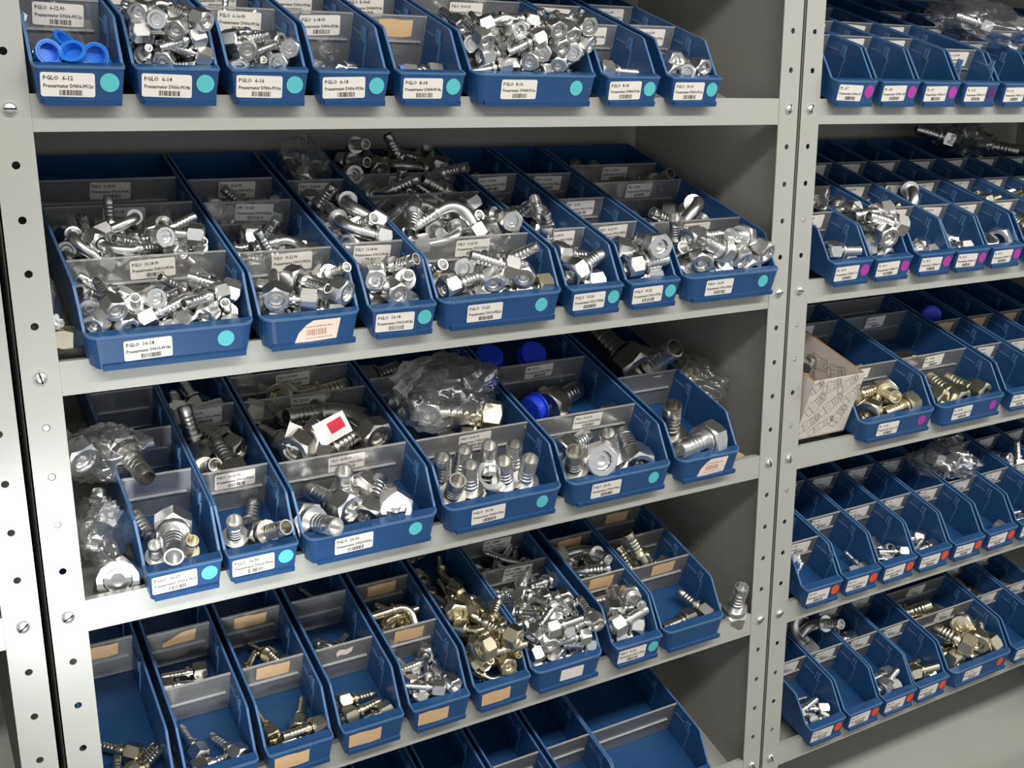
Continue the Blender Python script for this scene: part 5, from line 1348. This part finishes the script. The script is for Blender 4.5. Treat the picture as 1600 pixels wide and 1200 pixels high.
DOTNAME = {'t':'turquoise dot','p':'magenta dot','d':'purple dot','m':'faded magenta mark','o':'orange dot'}
counter = {}
def card_on(b, c, M, root):
    if isinstance(c, tuple):
        cd = obj('label_card', CARD, 'card', root, M); obj('lettering', print_mesh(c), 'ink', cd)
    else:
        mn, me = SHAPES[c]; cd = obj('label_card', me, mn, root, M)
        if c in ('torn',): obj('faded_print', FADED, 'ink_faded', cd)
    return cd
for b in BINS:
    key = (b['rack'], b['row']); i = counter.get(key, 0); counter[key] = i+1; b['i'] = i
    root = empty('storage_bin', frame(b['x'], b['row'])); wt = b['w']; wf = BINW[wt][0]
    size = {'S':'narrow','M':'medium-wide','L':'wide'}[wt]
    f = b['front']; code = f[0].split()[-1] if isinstance(f, tuple) else None
    b['ref'] = '%s bin, %s shelf, %s' % (ORD[i], SHELF[b['row']], RACK[b['rack']])
    tag(root, '%s blue plastic bin, %s from left, %s shelf of %s%s' % (size, ORD[i], SHELF[b['row']], RACK[b['rack']], (', card %s' % code) if code else ''), 'storage bin', 'blue bins on the %s' % RACK[b['rack']])
    obj('bin_body', BODY[wt], 'bin_blue', root); obj('rim_bead', RIM[wt], 'bin_edge_highlight', root); obj('foot_strip', FOOT[wt], 'bin_blue', root)
    k = (wt, tuple(b['div']))
    if k not in RIBS: RIBS[k] = ribs_mesh(wt, b['div'])
    obj('guide_ribs', RIBS[k], 'bin_edge_highlight', root)['kind'] = 'stuff'
    if b['row'] == 2 and b['rack'] == 0 and wt in EMB: obj('embossed_number', EMB[wt], 'bin_edge_highlight', root, Matrix.Translation((.004, FV+.0010, .0294)) @ Matrix.Scale(.9, 4))
    for di, dv in enumerate(b['div']):
        d = obj('divider', DIV[wt], 'clear_plastic', root, Matrix.Translation((0, dv, 0))); obj('card_rail', RAIL[wt], 'rail_plastic', d); obj('top_edge', RAIL[wt+'t'], 'rail_plastic', d)
        c = b['cards'].get(di)
        if c: card_on(b, c, Matrix.Translation(({'S':0.,'M':.008,'L':.004}[wt], dv-.0012, .0465)) @ Matrix.Rotation(random.Random(b['x']+di).uniform(-.05,.05), 4, 'Y'), root)
    lean = math.atan(.10)
    def onface(x, w): return Matrix.Translation((x, face_v(w)-.0003, w)) @ Matrix.Rotation(-lean, 4, 'X')
    if f:
        cx = {'S': -wf/2+.0045+CW/2, 'M': .004, 'L': -wf*.155}[wt]
        card_on(b, f, onface(cx, .0128) @ Matrix.Rotation(random.Random(b['x']).uniform(-.03,.03), 4, 'Y'), root)
    if b['dot']:
        dx = {'S': wf/2-.0145, 'M': wf*.33, 'L': wf*.315}[wt]
        if wt == 'S' and b['row'] > 0 or wt != 'S': pass
        obj('colour_dot', DOTS[b['dot']], None, root, onface(dx, .0150))['label'] = DOTNAME[b['dot']]

# ------------------------------------------------------------------ fittings
MESHES = {}
def cap_mesh(r, h):
    m = MB(); m.rings([circ(16,.0002,0),circ(16,r*.9,0),circ(16,r,h*.12),circ(16,r*.94,h),circ(16,r*.8,h),circ(16,r*.8,h*.2),circ(16,.0002,h*.2)])
    m.rings([circ(16,r*1.12,h*.86),circ(16,r*1.12,h),circ(16,r*.9,h),circ(16,r*.9,h*.86)], loop=True); return m.mesh('cap', 35)
def tagring_mesh():
    m = MB(); n = 12; o_ = []
    for i in range(n):
        a = 2*math.pi*i/n; k = .0125/(abs(math.cos(a))+abs(math.sin(a))); o_.append((k*math.cos(a)*1.15, k*math.sin(a)*1.15))
    def R(x, k=1, inner=False): return [(x, .005*math.cos(2*math.pi*i/n), .005*math.sin(2*math.pi*i/n)) if inner else (x, p[0], p[1]) for i, p in enumerate(o_)]
    m.rings([R(-.002), R(.002), R(.002, inner=True), R(-.002, inner=True)], loop=True); return m.mesh('tag')
def get_meshes(kind, size, fin):
    k = (kind, size, fin)
    if k not in MESHES:
        if kind == 'cap': a, b = cap_mesh(.0110,.011), None
        elif kind == 'ring': a, b = tagring_mesh(), None
        elif kind == 'nut':
            af, nl, d, tl = SIZES[size]; a, b = nut_mb(af, nl).mesh('union_nut', 25), None
        else:
            af, nl, d, tl = SIZES[size]; a, b = tail_mb(size, BENDS[kind]).mesh('hose_tail', 40), nut_mb(af, nl).mesh('hex_nut', 25)
        for me in (a, b):
            if me: me.materials.append(MATS[fin])
        MESHES[k] = (a, b)
    return MESHES[k]
NAME = {'st':'straight_hose_fitting','e90':'elbow_hose_fitting','e45':'angled_hose_fitting','nut':'union_nut','cap':'end_plug','ring':'plastic_tag'}
KIND = {'st':'straight hose fitting','e90':'right-angle elbow hose fitting','e45':'half-angle elbow hose fitting','nut':'loose hex union nut','cap':'round plastic plug','ring':'diamond-shaped plastic tag'}
FIN = {'zinc':'bright zinc','yellow':'yellowish','steel':'dark steel','blue':'blue'}
CATS = {'st':'hose fitting','e90':'hose fitting','e45':'hose fitting','nut':'nut','cap':'plug','ring':'tag'}
COMP = ['front','second','third','rear']
def fitting(M, kind, size, fin, label, group):
    a, b = get_meshes(kind, size, fin)
    o = obj(NAME[kind], a, None, None, M); tag(o, label, CATS[kind], group)
    if b: obj('hex_nut', b, None, o)
    return o
CAM = cam.matrix_world.inverted()
KSHORT = {'st':'straight fitting','e90':'elbow fitting','e45':'bent fitting','nut':'union nut','cap':'round plug','ring':'square tag'}
FSHORT = {'zinc':'zinc','yellow':'yellowish','steel':'dark','blue':'blue'}
def where(M, kind, b, ci, p):
    """how the piece lies and where in its compartment"""
    ax = (CAM.to_3x3() @ (M.to_3x3() @ Vector((1,0,0)))).normalized()
    if kind in ('nut','cap','ring'): d = 'lying'
    elif abs(ax.z) > .8: d = 'tail outward' if ax.z > 0 else 'tail inward'
    elif abs(ax.x) > abs(ax.y)*1.6: d = 'tail right' if ax.x > 0 else 'tail left'
    elif abs(ax.y) > abs(ax.x)*1.6: d = 'tail up' if ax.y > 0 else 'tail down'
    else: d = 'tail '+('up' if ax.y > 0 else 'down')+('-right' if ax.x > 0 else '-left')
    c = M @ Vector((.012,0,0)); fx = (c.x-b['x'])/(BINW[b['w']][1]/2)
    hz = p[2]*1e-4
    return '%s, %s %s' % (d, 'upper' if hz > .036 else 'lower', 'left' if fx < -.33 else 'right' if fx > .33 else 'middle')
REF2 = '%s of %s'
rest = MB(); REST = {}
for n_, (bi, ci, kind, size, fin, p, q) in enumerate(PILES):
    b = BINS[bi]; M = frame(b['x'], b['row']) @ Matrix.Translation(Vector(p)*1e-4) @ Quaternion([c*.001 for c in q]).normalized().to_matrix().to_4x4()
    if n_ in HEAPED: REST.setdefault(fin, []).append((M, kind, size)); continue
    fitting(M, kind, size, fin, '%s %s, %s, %s compartment of %s' % (FSHORT[fin], KSHORT[kind], where(M, kind, b, ci, p), COMP[ci], b['ref']), 'fittings in the %s compartment of the %s' % (COMP[ci], b['ref']))
if REST:                                       # the deeper, hidden or tiny rest of the heaps
    m = MB(); idx = []
    for k_, (fin, L_) in enumerate(sorted(REST.items())):
        for M, kind, size in L_:
            for me in get_meshes(kind, size, fin):
                if me:
                    n0 = len(m.f); m.add([M @ v.co for v in me.vertices], [tuple(pl.vertices) for pl in me.polygons]); idx += [k_]*(len(m.f)-n0)
    me = m.mesh('heaped_fittings', 40)
    for fin in sorted(REST): me.materials.append(MATS[fin])
    me.polygons.foreach_set('material_index', idx)
    o = obj('heaped_fittings', me); o['kind'] = 'stuff'; tag(o, 'small hose fittings buried deep in the heaps of many bins', 'fittings')
for (bi, ci, kind, size, fin, p, q, sc), words in zip(HAND, HAND_WORDS):
    if bi >= 0: F = frame(BINS[bi]['x'], BINS[bi]['row']); ref = '%s of %s' % (COMP[ci], BINS[bi]['ref'])
    else: F = frame(*((.91,3) if bi == -1 else (.05,2))); ref = ''
    M = F @ Matrix.Translation(Vector(p)*1e-4) @ Quaternion([c*.001 for c in q]).normalized().to_matrix().to_4x4() @ Matrix.Scale(sc, 4)
    o = fitting(M, kind, size, fin, (words+', '+ref) if ref else words, ('large fittings in the '+ref) if ref else None)
# ------------------------------------------------------------------ clear bags, caps, papers, the printed carton
def at(x, row, v, w): return frame(x, row) @ Matrix.Translation((0, v, w))
def bag(x, row, v, w, size, seed, label, rz=0., rx=0.):
    m = MB(); nu, nv = 48, 28; rings = []
    for j in range(nv+1):
        t = math.pi*(j+.15)/(nv+.3); ring = []
        for i in range(nu):
            a = 2*math.pi*i/nu; d = Vector((math.cos(a)*math.sin(t), math.sin(a)*math.sin(t), math.cos(t)))
            s = Vector((seed*3.1, seed*1.7, 0)); n1 = noise.noise(d*1.6+s); n2 = abs(noise.noise(d*3.5+s*2)); n3 = abs(noise.noise(d*8+s))
            r1 = (1-n2)**7; r2 = (1-n3)**8
            k = .84+.26*n1+.13*r1+.03*r2
            # gathered neck towards +X
            if d.x > .8: k += (d.x-.8)*.9
            ring.append((d.x*k*size[0], d.y*k*size[1], d.z*k*size[2]))
        rings.append(ring)
    m.rings(rings, cap0=True, cap1=True)
    o = obj('plastic_bag', m.mesh('plastic_bag', 50), 'bag_film', None, at(x, row, v, w) @ Matrix.Rotation(rz, 4, 'Z') @ Matrix.Rotation(rx, 4, 'X'))
    return tag(o, label, 'plastic bag', 'clear plastic bags')
def loose(x, row, v, w, kind, size, fin, axis, sc, label, group=None):
    q = Vector((1,0,0)).rotation_difference(Vector(axis).normalized())
    M = at(x, row, v, w) @ q.to_matrix().to_4x4() @ Matrix.Scale(sc, 4)
    return fitting(M, kind, size, fin, label, group)
bag(.050,2,.072,.028,(.032,.045,.036),1,'crumpled clear bag low beside the first bin, third shelf, left rack')
loose(.038,2,.060,.020,'st','s16','zinc',(.3,1,.4),1.,'zinc hose fitting inside the low bag at the left end, third shelf')
loose(.050,2,.090,.024,'nut','s20','zinc',(.6,.4,.6),1.,'zinc nut inside the low bag at the left end, third shelf')
bag(.066,2,.150,.072,(.050,.036,.036),2,'clear bag with two big fittings over the first bin, third shelf, left rack')
loose(.082,2,.165,.078,'st','s20','steel',(.25,-.9,-.1),1.,'dark fitting in the clear bag above the first bin, third shelf, left rack')
loose(.046,2,.140,.070,'st','s20','zinc',(-.3,.9,.1),1.,'bright fitting in the clear bag above the first bin, third shelf, left rack')
bag(.500,2,.170,.074,(.086,.062,.048),3,'large clear bag bulging out of the fourth bin, third shelf, left rack',.2)
loose(.470,2,.150,.050,'st','s20','zinc',(.4,.6,-.1),1.,'zinc fitting inside the large bag in the fourth bin, third shelf')
bag(.926,2,.150,.040,(.034,.062,.036),4,'brownish clear bag between the last bin and side panel, third shelf',.3)
loose(.925,2,.165,.040,'st','s20','yellow',(.1,.9,-.2),1.,'fitting inside the bag beside the side panel, third shelf')
bag(.376,1,.320,.060,(.034,.042,.042),5,'clear bag at the back of the third bin, second shelf, left rack')
loose(.376,1,.320,.040,'e90','s13','zinc',(.3,.6,.2),1.,'elbow fitting inside the bag of the third bin, second shelf')
bag(.016,1,.060,.028,(.014,.040,.040),6,'small clear bag wedged left of the first bin, second shelf, left rack')
bag(1.448,0,.118,.086,(.046,.085,.036),7,'clear bag of fittings lying across bins, top shelf, right rack',.5)
for k, (dx, dv, ax) in enumerate(((-.012,.01,(.5,.6,0)),(.010,-.015,(-.7,.5,.1)),(.004,.03,(.9,.2,.1)))): loose(1.448+dx,0,.118+dv,.084,'st','s13','zinc',ax,1.,'zinc fitting inside the clear bag on the top shelf, right rack','fittings in the bag on the right top shelf')
bag(1.672,1,.300,.085,(.060,.050,.036),8,'clear bag of large fittings at the back, second shelf, right rack')
for k, (dx, dv, ax) in enumerate(((-.03,.01,(-.8,.5,.1)),(.016,-.012,(.5,-.8,.1)),(.0,.025,(.9,.3,.2)))): loose(1.672+dx,1,.298+dv,.085,'st','s20','steel' if k else 'zinc',ax,1.,'large fitting inside the clear bag, second shelf, right rack','fittings in the bag on the right second shelf')
bag(1.495,3,.135,.078,(.070,.042,.032),9,'clear bag with a spring lying over bins, fourth shelf, right rack',-.3)
loose(1.500,3,.125,.074,'st','s10','zinc',(.9,.3,0),1.,'slim zinc fitting in the bag, fourth shelf, right rack')
loose(1.470,3,.140,.074,'nut','s20','zinc',(.3,.3,.9),.9,'bright nut in the bag, fourth shelf, right rack')
def bigcap(x, row, v, w, axis, label, r=.02, h=.016):
    q = Vector((1,0,0)).rotation_difference(Vector(axis).normalized())
    o = obj('pipe_plug', cap_mesh(r, h), 'cap_blue', None, at(x, row, v, w) @ q.to_matrix().to_4x4()); return tag(o, label, 'plug', 'large blue plugs')
bigcap(.690,2,.250,.062,(.1,.55,-.8),'vivid blue plug on the right, back of the fifth bin, third shelf')
bigcap(.622,2,.262,.062,(.1,.3,-.9),'vivid blue plug at left, back of the fifth bin, third shelf')
bigcap(.630,2,.150,.034,(.9,.3,.1),'vivid blue plug behind the clear divider, fifth bin, third shelf')
bigcap(1.530,2,.214,.050,(.55,.8,-.2),'round flat blue plug leaning in a narrow bin, third shelf, right rack',.0175,.005)
def paper(x, row, v, w, rot, label):
    M = at(x, row, v, w) @ Matrix.Rotation(rot[2],4,'Z') @ Matrix.Rotation(rot[0],4,'X') @ Matrix.Rotation(rot[1],4,'Y')
    o = obj('paper_card', card_poly('paper_card', [(-.022,-.014),(.020,-.015),(.022,.013),(-.020,.015)], .0006), 'paper', None, M)
    obj('red_print', card_poly('red_print', [(-.004,-.006),(.016,-.006),(.016,.008),(-.004,.008)], .0002), 'red', o, Matrix.Translation((0,-.0007,0)))
    return tag(o, label, 'card', 'paper cards in the third bin')
paper(.286,2,.118,.072,(-.75,.55,.15),'white card with red print at left, third bin, third shelf')
paper(.326,2,.124,.076,(-.7,-.5,-.2),'white card with red print at right, third bin, third shelf')
# crumpled tissue and offcut in the right rack
def crumple(x, row, v, w, s, seed, material, name, label, cat):
    m = MB(); rings = []
    for j in range(13):
        t = math.pi*(j+.2)/12.4; ring = []
        for i in range(20):
            a = 2*math.pi*i/20; d = Vector((math.cos(a)*math.sin(t), math.sin(a)*math.sin(t), math.cos(t))); k = .8+.5*noise.noise(d*2+Vector((seed,0,0)))-.3*abs(noise.noise(d*5+Vector((seed,4,0))))
            ring.append((d.x*k*s[0], d.y*k*s[1], d.z*k*s[2]))
        rings.append(ring)
    m.rings(rings, cap0=True, cap1=True); o = obj(name, m.mesh(name), material, None, at(x, row, v, w)); return tag(o, label, cat)
crumple(1.048,3,.036,.034,(.014,.014,.024),3,'paper','crumpled_paper','crumpled white paper in the first bin, fourth shelf, right rack','paper')
crumple(.020,1,.030,.026,(.010,.008,.012),5,'white_plastic','plastic_plug','translucent white plug wedged beside the upright, second shelf, left rack','plug')
loose(.026,1,.018,.006,'nut','s20','yellow',(.1,.3,.9),.8,'brassy nut lying beside the upright at the left end, second shelf')
o = obj('cardboard_strip', boxmesh('cardboard_strip',-.012,.012,-.018,.018,0,.003),'cardboard',None,at(.912,2,.030,-.012) @ Matrix.Rotation(.4,4,'Z')); tag(o,'tan cardboard strip beside the last bin, third shelf, left rack','cardboard')
# green ring on a fitting of the second bin, third shelf
# printed carton ------------------------------------------------
cr = empty('carton', at(1.0745,2,.016,.001)); tag(cr, 'white open carton printed with fitting drawings, left end, third shelf of right rack', 'carton')
hw, dp, hh, t = .0525, .25, .103, .0025
obj('front_panel', boxmesh('front_panel',-hw,hw,0,t,0,hh),'box_board',cr); obj('back_panel', boxmesh('back_panel',-hw,hw,dp-t,dp,0,hh),'box_board',cr)
for s in (-1,1):
    p = obj('side_panel', boxmesh('side_panel',-t/2,t/2,t,dp-t,0,hh),'box_board',cr,Matrix.Translation((s*(hw-t/2),0,0)))
    obj('cut_edge', boxmesh('cut_edge',-t/2,t/2,t,dp-t,hh,hh+.0006),'box_edge',p)
obj('bottom_panel', boxmesh('bottom_panel',-hw,hw,0,dp,-.0005,.0015),'box_board',cr)
def stroke(m, pts, wd=.00045, closed=False):
    q = pts+[pts[0]] if closed else pts
    for a, b in zip(q, q[1:]):
        d = Vector((b[0]-a[0], b[1]-a[1])); 
        if d.length < 1e-7: continue
        n = Vector((-d.y, d.x)).normalized()*wd/2
        m.add([(a[0]+n.x,0,a[1]+n.y),(a[0]-n.x,0,a[1]-n.y),(b[0]-n.x,0,b[1]-n.y),(b[0]+n.x,0,b[1]+n.y)],[(0,1,2,3)])
def drawing(m, cx, cz, ang, L, W, kind):
    ca, sa = math.cos(ang), math.sin(ang); T = lambda u, v: (cx+u*ca-v*sa, cz+u*sa+v*ca)
    el = lambda u, v, a, b: [T(u+a*math.cos(k*math.pi/7), v+b*math.sin(k*math.pi/7)) for k in range(14)]
    stroke(m, el(L/2,0,W*.22,W/2), closed=True); stroke(m, el(L/2,0,W*.12,W*.28), closed=True)
    stroke(m, [T(L/2,W/2),T(0,W/2),T(0,W*.62),T(-L*.25,W*.62),T(-L*.25,-W*.62),T(0,-W*.62),T(0,-W/2),T(L/2,-W/2)])
    for u in ([.1,.2,.3] if kind else [.15,.28]): stroke(m, [T(L*u+W*.1*math.cos(k), W/2*math.sin(k)) for k in [-1.57+.4*i for i in range(9)]])
    stroke(m, [T(-L*.25,W*.2),T(-L*.0,W*.2)]); stroke(m, [T(-L*.25,-W*.2),T(0,-W*.2)])
    stroke(m, [T(-L*.25,W*.4),T(-L*.5,W*.4),T(-L*.5,-W*.4),T(-L*.25,-W*.4)])
def art(name, parent, M, spots):
    m = MB()
    for s in spots: drawing(m, *s)
    return obj(name, m.mesh(name), 'ink', parent, M)
fp = [c for c in cr.children if c.name.startswith('front_panel')][0]
art('printed_drawings', fp, Matrix.Translation((0,-.0003,0)), [(-.034,.060,.9,.036,.019,1),(.000,.054,.75,.042,.018,1),(.020,.088,.6,.036,.016,0),(-.034,.026,.6,.036,.016,1),(-.006,.018,.5,.046,.012,0),(.026,.030,1.1,.034,.018,1),(.040,.066,.9,.034,.017,0),(-.014,.090,.3,.032,.016,0),(-.044,.092,.8,.022,.014,0)])
bp_ = [c for c in cr.children if c.name.startswith('side_panel')]
art('printed_drawings', bp_[1], Matrix.Translation((-t/2-.0003,.12,.02)) @ Matrix.Rotation(-math.pi/2,4,'Z'), [(-.03,.06,.4,.04,.02,1),(.03,.05,.2,.04,.02,0),(.07,.055,.5,.034,.018,1),(-.07,.05,.3,.034,.018,0)])
loose(1.060,2,.075,.062,'st','s20','steel',(.8,.5,.1),1.,'dark fitting showing inside the printed carton, right rack','fittings in the printed carton')
loose(1.080,2,.110,.058,'nut','s20','zinc',(.2,-.8,.5),1.,'zinc nut showing inside the printed carton, right rack','fittings in the printed carton')

for k, (dx, v, w, ax, nm) in enumerate(((-.025,.016,.030,(.2,-.8,.5),'at far left'),(-.010,.034,.032,(.5,-.3,.8),'in the middle with open end'),(.000,.012,.029,(-.3,-.5,.8),'lying flat in front'),(.016,.018,.030,(.1,-.9,.3),'at right by wall'))):
    loose(.0604+dx,0,v,w,'cap','cap','blue',ax,1.,'light blue plastic plug %s, first bin, top shelf, left rack' % nm,'blue plugs in the first bin')
